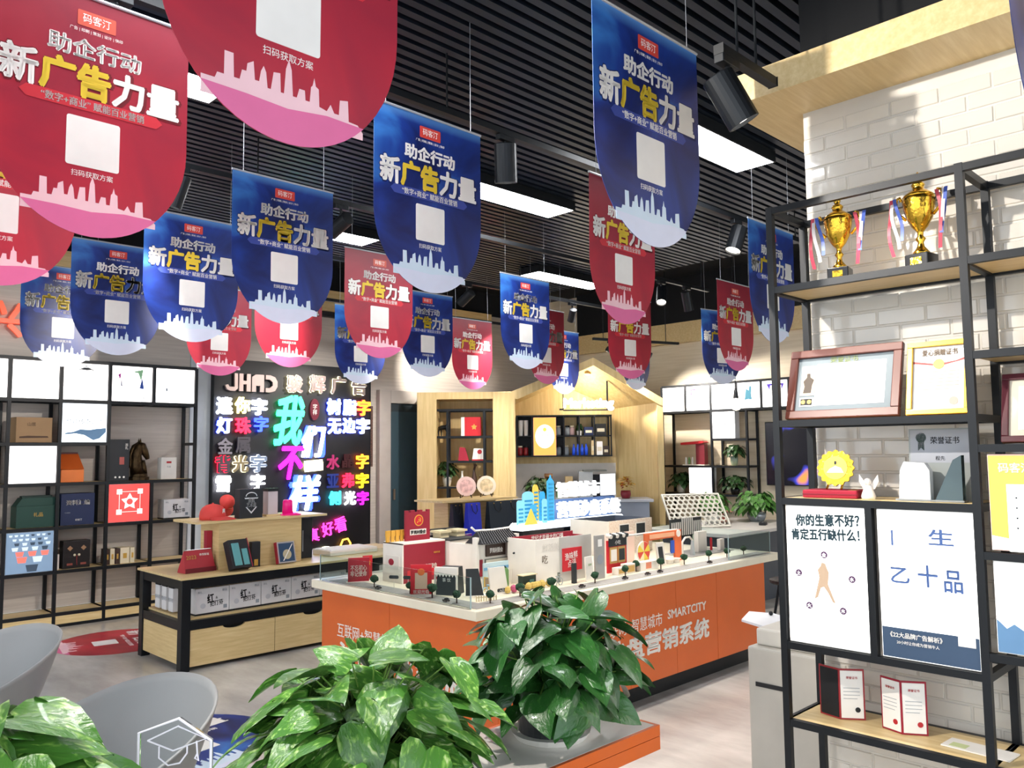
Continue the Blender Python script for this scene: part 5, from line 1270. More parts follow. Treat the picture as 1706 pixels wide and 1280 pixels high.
def pot_plant(label, loc, pr_, ph, rx, rz, n, size, potm, leafm, seed, name='potted_plant', zoff=.05):
    t = thing(name, label, 'plant', loc)
    MB().lathe([(pr_*.7, 0), (pr_*.95, ph*.5), (pr_, ph), (pr_*.86, ph), (pr_*.8, ph*.85)], 20).build('pot', potm, t, smooth=True)
    MB().cyl((0, 0, ph*.86), pr_*.84, .004, 16).build('soil', M('dark soil', '2a2018', .9), t)
    bush(t, (0, 0, ph+zoff), rx, rz, n, size, leafm, seed)
    return t
AS = thing('alcove_shelf', 'black steel shelf set inside the oak alcove', 'shelf', PV(-1.045, .03, 0), -45)
shelf_frame(AS, [(.135, 0, 2.15), (.61, 0, 2.15)], [(0.0, .715, z) for z in (2.14, 1.79, 1.14, .5)]+[(.13, .715, 1.47)], .34, [(.0, .715, 1.8), (.13, .715, 1.48), (0, .715, 1.15), (0, .715, .51)], .028, [(.135, z) for z in (2.14, 1.79, 1.47, 1.14)]+[(.61, z) for z in (2.14, 1.79, 1.47, 1.14)])
def AP(x, y, z):
    return PV(x, .03+y, z)
t = carton('gift_box', 'red square gift box with a gold star and white spine in the alcove', 'box', AP(-.74, .1, 1.801), .26, .12, .25, M('bright red board', 'c8202c'), -45)
plate(rect(0, 0, .045, .25), 'white_spine', WHITEP, t); plate([(q[0]*.5+.07, q[1]*.5+.02) for q in star[::-1]], 'gold_star', GOLDP, t)
t = thing('gift_bag', 'small red wedge gift bag in the alcove', 'bag', AP(-.78, .1, 1.481), -45)
MB().prism([(0, 0), (.14, 0), (.09, .17), (.02, .18)], 0, .08).build('bag_body', M('crimson card', 'a01c34'), t); MB().tube([(.03, .0, .17), (.045, 0, .19), (.07, 0, .17)], .003, 6).build('handle', GOLDP, t)
t = thing('gift_box', 'white tapered gift box with red flower print in the alcove', 'box', AP(-.6, .1, 1.481), -45)
MB().prism([(0, 0), (.175, 0), (.15, .16), (.025, .16)], 0, .09).build('box_body', WHITEP, t); plate(disc(.1, .115, .03, 14), 'flower_print', REDP, t); MB().prism(rect(0, 0, .175, .02), -.003, 0).build('red_base', REDP, t)
t = thing('horse_figurine', 'black prancing horse figurine at the left of the alcove', 'figurine', AP(-.975, .13, 1.801), -45)
BF = M('black resin', '141416', .3)
MB().tube([(-.06, 0, .1), (-.02, 0, .115), (.03, 0, .12), (.05, 0, .14), (.06, 0, .175), (.055, 0, .195), (.08, 0, .185)], [.025, .032, .03, .022, .016, .014, .008], 10).build('body', BF, t, smooth=True)
for x, k in ((-.055, -.02), (-.03, .01), (.03, .03), (.045, .05)):
    MB().tube([(x, 0, .1), (x+k*.5, 0, .055), (x+k*.2, 0, .0)], [.011, .008, .006], 8).build('leg', BF, t)
MB().tube([(-.075, 0, .11), (-.1, 0, .09), (-.1, 0, .05)], [.008, .012, .004], 8).build('tail', BF, t)
pot_plant('leafy plant in a white pot at the left of the alcove shelf', AP(-.93, .15, 1.151), .06, .12, .13, .14, 80, .07, WHITE, LEAFD, 5, zoff=.08)
t = thing('vase', 'small white bottle vase in the alcove', 'vase', AP(-.73, .12, 1.151))
MB().lathe([(.03, 0), (.042, .04), (.036, .09), (.014, .13), (.012, .19), (.018, .2)], 16).build('vase_body', WHITE, t, smooth=True); MB().cyl((0, 0, .2), .013, .002, 12).build('mouth', M('dark ink'), t)
t = thing('deer_figurine', 'brown long-necked deer figurine in the alcove', 'figurine', AP(-.57, .12, 1.151))
DBW = M('dark walnut resin', '4a342a', .4)
MB().tube([(0, 0, 0), (0, 0, .1), (.0, .01, .2), (.01, 0, .26)], [.04, .032, .016, .013], 10).build('body', DBW, t, smooth=True); MB().sph((.005, -.012, .27), .02, 10, (.8, 1.5, .9)).build('head', DBW, t, smooth=True)
for s_ in (-1, 1):
    MB().tube([(s_*.008, 0, .28), (s_*.014, 0, .3), (s_*.02, 0, .32)], [.005, .004, .001], 6).build('ear', DBW, t)
for x, l in ((-.5, 'left of two small brown bottles in the alcove'), (-.44, 'right of two small brown bottles in the alcove')):
    t = thing('bottle', l, 'bottle', AP(x, .14, 1.151), group='small bottles in the alcove'); MB().lathe([(.016, 0), (.018, .06), (.008, .09), (.008, .13)], 12).build('bottle_body', M('amber glass', '8a6a48', .2), t, smooth=True); MB().cyl((0, 0, .13), .009, .012, 10).build('cork', CREAM, t)
# second low display table with riser, plates and bags
D2 = thing('display_table', 'second display table with oak riser standing before the alcove', 'table', (5.75, 6.82, 0))
for x, y in ((0, 0), (1.28, 0), (0, .63), (1.28, .63)):
    MB().box(x, y, 0, x+.06, y+.06, .6).build('leg', LEGM, D2)
MB().box(-.01, -.01, .6, 1.35, .7, .618).build('table_top', WOODX, D2); MB().box(.06, .01, .53, 1.28, .04, .6).build('apron', LEGM, D2); MB().box(.06, .64, .53, 1.28, .68, .6).build('apron', LEGM, D2)
R2 = thing('riser', 'oak riser with a wide top carrying two plates before the alcove', 'display stand', (5.82, 7.0, .618))
MB().box(.25, .2, 0, 1.0, .45, .42).build('riser_body', WOOD, R2); MB().box(0, 0, .42, 1.17, .5, .44).build('riser_top', WOODX, R2)
for x, l, c in ((6.35, 'pale pink decorative plate on an easel, left one on the riser', 'd9b8b0'), (6.67, 'cream blossom decorative plate on an easel, right one on the riser', 'ddd0bc')):
    t = thing('display_plate', l, 'plate', (x, 7.2, 1.076), -35, 'decorative plates on easels', -12)
    MB().prism(disc(0, .125, .115, 36), 0, .012).build('plate', M('porcelain '+c, c, .25), t); MB().prism(disc(0, .125, .08, 30), -.002, 0).build('plate_print', M('print '+c, 'c9a09a' if c[0] == 'd' and c[1] == '9' else 'c9b48e', .3, var=.4, vs_=20), t)
    for s_ in (-1, 1):
        MB().tube([(s_*.04, -.03, .02), (s_*.05, -.03, 0), (s_*.07, .06, 0), (s_*.02, .03, .16)], .005, 6).build('easel_leg', M('dark stained wood', '33261e', .5), t)
def bag(label, loc, w_, h_, mat, rz=0, d_=.12):
    t = thing('shopping_bag', label, 'bag', loc, rz, 'paper shopping bags before the alcove')
    MB().add([(0, 0, 0), (w_, 0, 0), (w_, d_, 0), (0, d_, 0), (.0, d_*.35, h_), (w_, d_*.35, h_), (w_, d_*.65, h_), (0, d_*.65, h_)], [(0, 3, 2, 1), (0, 1, 5, 4), (1, 2, 6, 5), (2, 3, 7, 6), (3, 0, 4, 7), (4, 5, 6, 7)]).build('bag_body', mat, t)
    MB().tube([(w_*.3, d_*.33, h_*.95), (w_*.32, d_*.15, h_*.78), (w_*.5, d_*.08, h_*.7), (w_*.68, d_*.15, h_*.78), (w_*.7, d_*.33, h_*.95)], .004, 6).build('cord_handle', BLACKP, t, smooth=True)
    for x in (.3, .7):
        MB().sph((w_*x, d_*.32, h_*.95), .007, 8).build('eyelet', GOLDP, t)
    return t
bag('bright blue paper shopping bag standing under the riser', (6.1, 6.86, .619), .19, .41, M('royal blue paper', '2330b8', .5))
bag('black paper shopping bag behind the bright blue one', (6.0, 7.0, .619), .15, .40, M('black paper', '15181f', .5))
bag('dark navy paper shopping bag, left of the two right ones', (6.42, 6.86, .619), .27, .41, M('ink navy paper', '1b2733', .5))
bag('dark navy paper shopping bag at the right end', (6.71, 6.88, .619), .27, .41, M('ink navy paper', '1b2733', .5))
t = carton('gift_box', 'flat purple box with white lid lying before the blue bag', 'box', (5.9, 6.83, .619), .2, .02, .08, M('violet card', '7a1486', .4), 0); MB().box(0, .0, .08, .2, .02, .082).build('lid', WHITEP, t)
t = carton('gift_box', 'flat white box lying behind the model buildings', 'box', (5.8, 6.86, .619), .08, .1, .12, CREAM, 0); MB().box(-.004, -.004, .12, .084, .104, .13).build('lid', CREAM, t)
# ---- bar
BARM = M('cool grey laminate', '8f97a5', .45); BART = M('grey quartz top', 'b9bcc4', .35)
t = thing('bar_counter', 'grey bar counter under the oak gable', 'counter', PV(-.05, -.32, 0), -45)
MB().box(0, .03, 0, 1.68, .5, .955).build('bar_body', BARM, t); MB().box(-.02, 0, .955, 1.73, .53, .99).build('bar_top', BART, t, bevel=.004)
WC = thing('wall_cabinet', 'open black wall cabinet with glasses and bottles above the bar', 'cabinet', PV(-.02, .22, 1.52), -45)
MB().box(0, 0, .53, 1.26, .32, .55).build('top_panel', BLACKM, WC); MB().box(0, 0, 0, 1.26, .32, .018).build('bottom_panel', BLACKM, WC); MB().box(0, .3, .018, .62, .32, .53).build('back_panel', BLACKM, WC)
for x in (0, .2, .62, .82, 1.02, 1.24):
    MB().box(x, .0, .018, x+.018, .02, .53).build('upright', BLACKM, WC)
    if x not in (.2,):
        MB().box(x, .3, .018, x+.018, .32, .53).build('upright', BLACKM, WC)
MB().box(.018, 0, .265, .22, .3, .28).build('shelf_panel', BLACKM, WC); MB().box(.51, 0, .265, 1.24, .3, .28).build('shelf_panel', BLACKM, WC)
t = light_box('orange lit menu sign with a white round emblem in the bar cabinet', PV(.205, .21, 1.54), .3, .5, -45, OLIT, .1)
plate(disc(.15, .25, .155, 36, .125), 'emblem_print', CRL, t, .004); plate(disc(.15, .25, .12, 32, .097), 'emblem_ring_print', M('pale peach ink', 'f8e4c8', .5, emit=1.2), t, .0032); plate(disc(.15, .34, .025, 12), 'leaf_print', M('lime ink', 'c8cc50', .5, emit=.8), t, .0025); txt('茶语', M('pale orange ink', 'e8b080', .5, emit=.8), t, w=.12, at=(.15, .002, .25))
def WCI(x, y, z):
    return PV(-.02+x, .22+y, 1.52+z)
random.seed(21)
for i, x in enumerate((.06, .13)):
    t = thing('cup_stack', ('left' if i == 0 else 'right')+' tall stack of white paper cups in the bar cabinet', 'cups', WCI(x, .1, .281)); MB().lathe([(.026, 0), (.032, .2), (.028, .2)], 16).build('cups', WHITEP, t); MB().lathe([(.03, 0), (.034, .006)], 16, (0, 0, .2)).build('rim', WHITEP, t)
def bottle(label, loc, r_, h_, mat, grp, capm=None):
    t = thing('bottle', label, 'bottle', loc, group=grp)
    MB().lathe([(r_, 0), (r_, h_*.6), (r_*.45, h_*.8), (r_*.4, h_*.94)], 14).build('bottle_body', mat, t, smooth=True); MB().cyl((0, 0, h_*.94), r_*.46, h_*.06, 12).build('cap', capm or BLACKP, t)
    return t
BLG = M('blue water glass', '2a50c8', .15, emit=.1); REDG = M('red jar glass', '8a1f24', .3); CLG = M('grey jar glass', '9aa0a4', .15)
for i, l in enumerate(('first', 'second', 'third', 'fourth')):
    bottle(l+' blue bottle from the left in the bar cabinet', WCI(.76+.055*i, .09, .019), .022, .15, BLG, 'blue bottles in the bar cabinet', M('blue cap', '1a2f80', .4))
for i, (x, z, mt, l) in enumerate(((.05, .019, REDG, 'red jar at the left of the bar cabinet'), (.125, .019, REDG, 'second red jar in the bar cabinet'), (.56, .281, CLG, 'clear jar beside the lit menu sign'), (.68, .281, CLG, 'tall clear jar in the upper bar cabinet'), (.74, .281, M('pink jar', 'c9a4a0', .4), 'pink jar in the upper bar cabinet'), (.56, .019, CLG, 'wide glass jar in the lower bar cabinet'), (.66, .019, CLG, 'second glass jar in the lower bar cabinet'))):
    t = thing('jar', l, 'jar', WCI(x, .1, z), group='jars in the bar cabinet'); MB().lathe([(.03, 0), (.034, .02), (.034, .09), (.026, .11)], 16).build('jar_body', mt, t, smooth=True); MB().cyl((0, 0, .11), .03, .02, 16).build('lid', BLACKP if i % 2 else CREAM, t)
for x, z, w_, h_, mt, l in ((.9, .281, .12, .11, NAVY, 'dark blue carton in the upper bar cabinet'), (1.05, .281, .14, .15, M('black printed pouch', '23211f', .5), 'black printed pouch at the right of the upper bar cabinet'), (.99, .019, .06, .2, M('cream brown pouch', 'cdb488', .5), 'cream coffee pouch in the lower bar cabinet'), (1.06, .019, .08, .18, WHITEP, 'white carton at the right of the lower bar cabinet'), (1.15, .019, .07, .12, M('dark brown tin', '3e3028', .4), 'dark tin at the far right of the lower bar cabinet')):
    t = carton('packet', l, 'packet', WCI(x, .06, z), w_, .08, h_, mt, -45); plate(rect(w_*.15, h_*.3, w_*.85, h_*.6), 'label', CREAM, t)
t = thing('hanging_plant', 'trailing dark plant on the upper bar cabinet shelf', 'plant', WCI(.84, .12, .281)); MB().lathe([(.03, 0), (.04, .06), (.035, .06)], 14).build('pot', WHITE, t); bush(t, (0, 0, .11), .045, .06, 34, .04, LEAFD, 9)
pot_plant('bushy green plant standing on the bar before the white backsplash', PV(.28, .0, .991), .07, .1, .19, .16, 110, .08, WHITE, LEAFD, 12)
t = thing('cup', 'brown clay cup behind the bar plant', 'cup', PV(.4, .3, .991)); MB().lathe([(.035, 0), (.04, .1), (.05, .24), (.055, .31), (.05, .31)], 16).build('cup_body', M('terracotta glaze', 'a8683c', .4), t, smooth=True); MB().lathe([(.056, .28), (.058, .3)], 16).build('rim', M('light clay', 'c89868', .4), t)
t = thing('tea_tin', 'beige carton with brown print standing on the bar', 'tin', PV(.62, .3, .991), -45); MB().box(0, 0, 0, .1, .08, .27).build('tin_body', M('beige carton', 'c2a878', .5), t, bevel=.002); plate(disc(.05, .16, .03, 14), 'label', M('umber ink'), t)
t = thing('bottle_pump', 'green soap bottle on the bar', 'bottle', PV(.52, .2, .991)); MB().lathe([(.025, 0), (.025, .14), (.012, .16)], 14).build('bottle_body', M('leaf green print', '6f9a5a'), t); MB().tube([(0, 0, .16), (0, 0, .2), (.03, -.03, .2)], .006, 8).build('pump', BLACKP, t)
t = thing('coffee_machine', 'black and steel coffee machine on the bar', 'coffee machine', PV(.78, .02, .991), -45)
MB().box(0, 0, 0, .18, .2, .34).build('steel_body', M('satin steel', 'a5a8a8', .35, .5), t, bevel=.004); MB().box(.18, .02, 0, .44, .2, .3).build('black_body', M('gloss black acrylic', '0d1017'), t); MB().box(.06, -.02, .34, .36, .18, .36).build('lid', M('dark grey cover', '5a5c58', .5), t); MB().cyl((.09, -.004, .12), .03, .05, 16).build('spout', BLACKP, t)
t = thing('flower_pot', 'red handled pot of yellow and red blossoms on the bar end', 'plant', PV(1.36, -.12, .991)); MB().lathe([(.05, 0), (.066, .05), (.06, .1), (.055, .1)], 18).build('pot', M('dark red glaze', '7a1a28', .3), t, smooth=True); MB().tube([(.06, -.0, .08), (.085, 0, .06), (.06, 0, .03)], .007, 8).build('handle', M('dark red glaze', '7a1a28'), t)
bush(t, (0.01, 0, .19), .1, .09, 70, .045, M('yellow blossom', 'd8a018', .6, var=.3), 31, .0); bush(t, (-.02, -.03, .17), .08, .09, 24, .04, M('red blossom', 'a02830', .6), 33, .0)['kind'] = 'stuff'
# lit script lamp over the bar
t = thing('pendant_lamp', 'glowing white script sign lamp hanging on two rods over the bar', 'lamp', PV(.6, .14, 2.1), -45)
txt('Marketing', M('white hot sign', 'ffffff', .4, emit=3, ecol='fff6e8'), t, 'lit_script', w=.66, h=.17, at=(.33, -.02, .1), ext=.03, bold=.05); MB().box(-.05, 0, .03, .0, .04, .05).build('end_bar', BLACKM, t); MB().box(0, .015, .02, .66, .035, .035).build('carrier_bar', BLACKM, t); MB().cyl((.0, .02, .03), .007, .4, 8).build('rod', BLACKM, t); MB().cyl((.58, .02, .03), .012, .38, 8).build('rod', BLACKM, t)
t = thing('downlight', 'small recessed downlight in the gable roof', 'downlight', PV(.93, .2, 2.6)); MB().cyl((0, 0, 0), .03, .006, 20).build('lens', LENS, t); MB().lathe([(.03, 0), (.04, 0), (.04, .012), (.03, .012)], 20).build('ring', WHITE, t)
li = bpy.data.lights.new('downlight_lamp', 'POINT'); li.energy = 9; li.shadow_soft_size = .04; li.color = (1, .86, .66)
lo = bpy.data.objects.new('downlight_lamp', li); COL.objects.link(lo); lo.location = PV(.85, .1, 2.35)
# ---- far right wall shelf
FS = thing('display_shelf', 'black steel shelf with light boxes and plants on the far right wall', 'shelf', (9.2, 6.45, 0), -90)
shelf_frame(FS, [(0, 0, 2.44), (.75, 0, 2.44), (1.25, 0, 2.09), (1.46, 2.09, 2.44), (.37, 2.09, 2.44), (1.12, 2.09, 2.44), (1.82, 2.09, 2.44), (2.18, 2.09, 2.44)], [(0, 2.18, 2.44), (0, 2.18, 2.09), (0, 1.25, 1.38), (0, 1.25, 1.02), (0, 1.25, .1), (.75, 1.25, 1.72)], .28, [(0, 1.25, 1.39), (0, 1.25, 1.03), (0, 1.25, .11)], .026, [(x, z) for x in (0, .75, 1.25) for z in (2.08, 1.38, 1.02)])
def FB(label, x0, x1, z0, z1):
    return light_box(label, (9.204, 6.45-x0-.015, z0+.015), x1-x0-.03, z1-z0-.03, -90, None, .12, 'light boxes in the far right shelf')
FB('blank light box at the left end of the far right shelf', 0, .37, 2.09, 2.44)
t = FB('far light box with a small purple corner mark', .37, .75, 2.09, 2.44); plate([(.07, .2), (.085, .2), (.085, .265), (.15, .265), (.15, .28), (.07, .28)], 'corner_print', M('violet ink', '8a3ac0', .5), t, .004)
t = FB('far light box with scattered dark dots', .75, 1.12, 2.09, 2.44)
random.seed(2)
for i in range(26):
    x, z = random.uniform(.08, .24), random.uniform(.12, .3); plate(disc(x, z, random.uniform(.003, .008), 7), 'dot_print', GREYP, t, .004)
t = FB('far light box with a blue figure print', 1.12, 1.46, 2.09, 2.44); plate([(.1, .1), (.15, .11), (.2, .1), (.19, .18), (.2, .26), (.17, .28), (.16, .22), (.12, .24), (.11, .17)], 'figure_print', M('teal ink', '4a90a8', .5), t, .004)
t = FB('far light box with a purple and blue arch mark', 1.46, 1.82, 2.09, 2.44); plate([(.06, .28), (.1, .2), (.11, .26), (.25, .26), (.255, .2), (.29, .28)], 'arch_print', M('indigo violet ink', '5a3ad0', .5), t, .004)
FB('last light box at the right end of the far shelf', 1.82, 2.18, 2.09, 2.44)
t = FB('far light box with two lines of script below the dotted one', .75, 1.1, 1.72, 2.09); txt('二\n岁', INK, t, w=.07, at=(.19, .003, .2))
t = FB('low far light box beside the dark plant', .38, .75, 1.02, 1.38); txt('下', GREYP, t, w=.05, at=(.17, .003, .27))
def FI(x, y, z):
    return (9.2+y, 6.45-x, z)
t = thing('tea_set_box', 'red topped tea set stand with small bottles on the far shelf', 'gift set', FI(.25, .08, 1.391), -90)
MB().box(0, 0, 0, .34, .12, .012).build('tray', WHITEP, t); MB().box(.2, .02, .012, .33, .1, .28).build('red_case', M('dark red board', '7a2430', .5), t); MB().prism([(-.02, .27), (.3, .285), (.34, .3), (.3, .32), (-.02, .3)], .0, .12).build('red_roof', MRED, t)
for x in (.02, .07, .12):
    MB().lathe([(.012, .012), (.014, .08), (.006, .11)], 10, (x, .06, 0)).build('small_bottle', M('leaf green print', '6f9a5a') if x == .07 else WHITEP, t)
pot_plant('dark plant in a white pot at the left of the far shelf', FI(.2, .12, 1.031), .06, .1, .17, .13, 80, .07, WHITE, LEAFD, 41)
pot_plant('plant in a green pot on the far shelf right of the script light box', FI(1.0, .12, 1.391), .05, .12, .15, .09, 60, .07, M('sage pot', '8fa496', .4), LEAFD, 43, zoff=.06)
pot_plant('dark drooping plant low on the right of the far shelf', FI(1.0, .12, 1.031), .06, .08, .2, .12, 90, .07, BLACKM, LEAFD, 44, zoff=.06)
# television
t = thing('television', 'large black television with a glowing blue and orange picture', 'television', (9.40, 5.07, 1.15), -90)
MB().box(0, .02, 0, 1.25, .06, .78).build('television_body', M('black plastic', '0c0d10', .3), t, bevel=.004)
scm, nt, b_ = nodes('screen picture')
tc = nt.nodes.new('ShaderNodeTexCoord'); nz = nt.nodes.new('ShaderNodeTexNoise'); nz.inputs['Scale'].default_value = 3.4; nz.inputs['Detail'].default_value = 1
nt.links.new(tc.outputs['Object'], nz.inputs[0]); rp = nt.nodes.new('ShaderNodeValToRGB'); e = rp.color_ramp.elements
e[0].position = .56; e[0].color = (.001, .001, .004, 1); e[1].position = .75; e[1].color = (1, .35, .08, 1); x_ = e.new(.64); x_.color = (.05, .06, .55, 1)
nt.links.new(nz.outputs['Fac'], rp.inputs[0]); nt.links.new(rp.outputs[0], b_.inputs['Emission Color']); b_.inputs['Emission Strength'].default_value = .8; b_.inputs['Base Color'].default_value = (.005, .005, .007, 1); b_.inputs['Roughness'].default_value = .15
MB().box(.012, .016, .012, 1.238, .02, .768).build('screen', scm, t); MB().box(.45, .06, .25, .8, .1, .55).build('wall_mount', BLACKM, t)
# ---- far white table, its plants and the lattice stand
t = thing('white_table', 'white topped meeting table with grey base before the far wall', 'table', (7.3, 4.3, 0))
MB().box(-.1, 0, .73, 1.75, 1.05, .765).build('table_top', M('white laminate', 'cfcac6', .35), t, bevel=.003); MB().box(.12, .12, 0, 1.6, .93, .73).build('base', M('slate grey panel', '4a505a', .5), t)
WT = .7655
pot_plant('bushy plant in a glass bowl at the right of the white table', (8.75, 4.85, WT), .11, .1, .26, .17, 130, .1, M('silver grey bowl', 'a8adb0', .15, .3), LEAFM, 51, zoff=.09)
pot_plant('leafy plant behind the lattice stand on the white table', (8.2, 5.1, WT), .08, .1, .19, .16, 90, .1, WHITE, LEAFM, 53, zoff=.1)
t = thing('cake_stand', 'pink pedestal dish between the two table plants', 'dish', (8.48, 5.14, WT)); PKM = M('salmon ceramic', 'd89a86', .35); MB().lathe([(.07, 0), (.06, .012), (.02, .03), (.018, .09), (.03, .1), (.13, .108), (.135, .12), (.12, .118)], 24).build('dish', PKM, t, smooth=True); MB().sph((0, 0, .03), .03, 10, (1.3, 1.3, .5)).build('foot_ring', M('coral ceramic', 'c86050', .35), t)
t = thing('remote_control', 'small black box lying on the white table', 'box', (8.3, 4.5, WT), 20); MB().box(0, 0, 0, .14, .07, .03).build('case', BLACKP, t, bevel=.004); MB().cyl((.03, .035, .03), .012, .002, 12).build('dial', GREYP, t)
t = thing('lattice_stand', 'white hexagon lattice stand leaning back on the white table', 'display stand', (7.31, 5.02, WT+.032), -30, lean=-38)
LTM = M('white lattice', 'd8d4c8', .5)
bars = MB()
for r_ in range(7):
    for c_ in range(10):
        cx = .03+c_*.062+(.031 if r_ % 2 else 0); cz = .03+r_*.054
        if cx > .64:
            continue
        hexa = [(cx+.034*math.cos(PI/6+i*PI/3), cz+.034*math.sin(PI/6+i*PI/3)) for i in range(6)]
        o = [(cx+.025*math.cos(PI/6+i*PI/3), cz+.025*math.sin(PI/6+i*PI/3)) for i in range(6)]
        v = [(x, 0, z) for x, z in hexa]+[(x, 0, z) for x, z in o]+[(x, .012, z) for x, z in hexa]+[(x, .012, z) for x, z in o]
        bars.add(v, [(i, (i+1) % 6, 6+(i+1) % 6, 6+i) for i in range(6)]+[(12+i, 18+i, 18+(i+1) % 6, 12+(i+1) % 6) for i in range(6)]+[(6+i, 6+(i+1) % 6, 18+(i+1) % 6, 18+i) for i in range(6)])
o = bars.build('lattice', LTM, t); o['kind'] = 'stuff'
for a in ((-.01, 0, -.01, .005, .02, .4), (.66, 0, -.01, .675, .02, .4), (-.01, 0, -.02, .675, .02, -.005), (-.01, 0, .395, .675, .02, .41)):
    MB().box(*a).build('frame_bar', LTM, t)
t = thing('stool', 'dark round stool beside the right end of the counter', 'stool', (6.75, 3.45, 0))
MB().lathe([(.16, .44), (.17, .45), (.17, .47), (.15, .48)], 24).build('seat', M('dark walnut seat', '3a302c', .5), t)
for i in range(4):
    a = PI/4+i*PI/2; MB().tube([(.09*math.cos(a), .09*math.sin(a), .44), (.17*math.cos(a), .17*math.sin(a), 0)], .012, 8).build('leg', BLACKM, t)
# hanging bulb lamp
t = thing('pendant_lamp', 'small bare bulb lamp hanging on a black cord before the far light boxes', 'lamp', (8.0, 4.635, 2.02)); MB().lathe([(.03, .13), (.022, .2), (.012, .24)], 16).build('socket', BLACKM, t); MB().lathe([(.012, .13), (.03, .08), (.045, .04), (.04, .012), (.015, 0), (0, -.002)], 16).build('bulb', M('glowing bulb', 'fff0d8', .3, emit=5, ecol='ffe9c8'), t, smooth=True); MB().cyl((0, 0, .24), .004, 1.69, 8).build('cord', BLACKM, t)
# ================================================================ foreground: divider table, plants, chairs, stickers, award
t = thing('divider_table', 'narrow white topped table with an orange edge in the foreground', 'table', (-.9, 1.60, 0))
MB().box(0, 0, .70, 3.10, .35, .73).build('table_top', M('glossy white laminate', 'dcd8d2', .15), t, bevel=.002)
for a in ((0, -.012, .655, 3.112, 0, .695), (0, -.012, .697, 3.112, 0, .7295), (3.10, 0, .655, 3.112, .35, .695), (3.10, 0, .697, 3.112, .35, .7295), (0, .35, .655, 3.112, .362, .7295)):
    MB().box(*a).build('orange_edge', ORA, t)
for x in (.2, 2.75):
    MB().box(x, .12, .02, x+.06, .23, .7).build('leg', BLACKM, t); MB().box(x-.04, .02, 0, x+.1, .33, .02).build('foot', BLACKM, t)
# pothos leaf materials: green with pale marbling
def pothos_mat(name, c0, c1, c2, p0):
    lm, nt, b_ = nodes(name)
    tc = nt.nodes.new('ShaderNodeTexCoord'); oi = nt.nodes.new('ShaderNodeObjectInfo')
    ad = nt.nodes.new('ShaderNodeVectorMath'); ad.operation = 'ADD'; nt.links.new(tc.outputs['Object'], ad.inputs[0]); nt.links.new(oi.outputs['Location'], ad.inputs[1])
    mp = nt.nodes.new('ShaderNodeMapping'); mp.inputs['Scale'].default_value = (3, 1.1, 3); nt.links.new(ad.outputs[0], mp.inputs[0])
    nz = nt.nodes.new('ShaderNodeTexNoise'); nz.inputs['Scale'].default_value = 3.2; nz.inputs['Detail'].default_value = 7; nz.inputs['Distortion'].default_value = .6; nt.links.new(mp.outputs[0], nz.inputs[0])
    rp = nt.nodes.new('ShaderNodeValToRGB'); e = rp.color_ramp.elements
    e[0].position = p0; e[0].color = (*lin(c0), 1); e[1].position = p0+.18; e[1].color = (*lin(c2), 1); x_ = e.new(p0+.08); x_.color = (*lin(c1), 1)
    nt.links.new(nz.outputs['Fac'], rp.inputs[0])
    hs = nt.nodes.new('ShaderNodeHueSaturation'); nt.links.new(rp.outputs[0], hs.inputs['Color'])
    mr = nt.nodes.new('ShaderNodeMapRange'); mr.inputs[3].default_value = .7; mr.inputs[4].default_value = 1.3; nt.links.new(oi.outputs['Random'], mr.inputs[0]); nt.links.new(mr.outputs[0], hs.inputs['Value'])
    nt.links.new(hs.outputs[0], b_.inputs['Base Color']); b_.inputs['Roughness'].default_value = .32; b_.inputs['Coat Weight'].default_value = .2
    bp = nt.nodes.new('ShaderNodeBump'); bp.inputs['Strength'].default_value = .25; bp.inputs['Distance'].default_value = .02; nt.links.new(nz.outputs['Fac'], bp.inputs['Height']); nt.links.new(bp.outputs[0], b_.inputs['Normal'])
    return lm
LV = []
for nm, a_ in (('marbled pothos leaf', ('4a8030', '7aac48', 'c2d694', .53)), ('deep green pothos leaf', ('285a24', '3f7630', '9dbd70', .6))):
    lm = pothos_mat(nm, *a_)
    LV.append([leaf_mesh('leaf', lm, fold=.32, droop=.55, curl=.15, seed=1), leaf_mesh('leaf', lm, fold=.12, droop=.8, curl=.25, seed=2), leaf_mesh('leaf', lm, fold=.45, droop=.3, curl=.1, seed=3), leaf_mesh('leaf', lm, fold=.05, droop=.45, curl=.35, seed=4)])
STEM = M('pale green stem', '6f9440', .5)
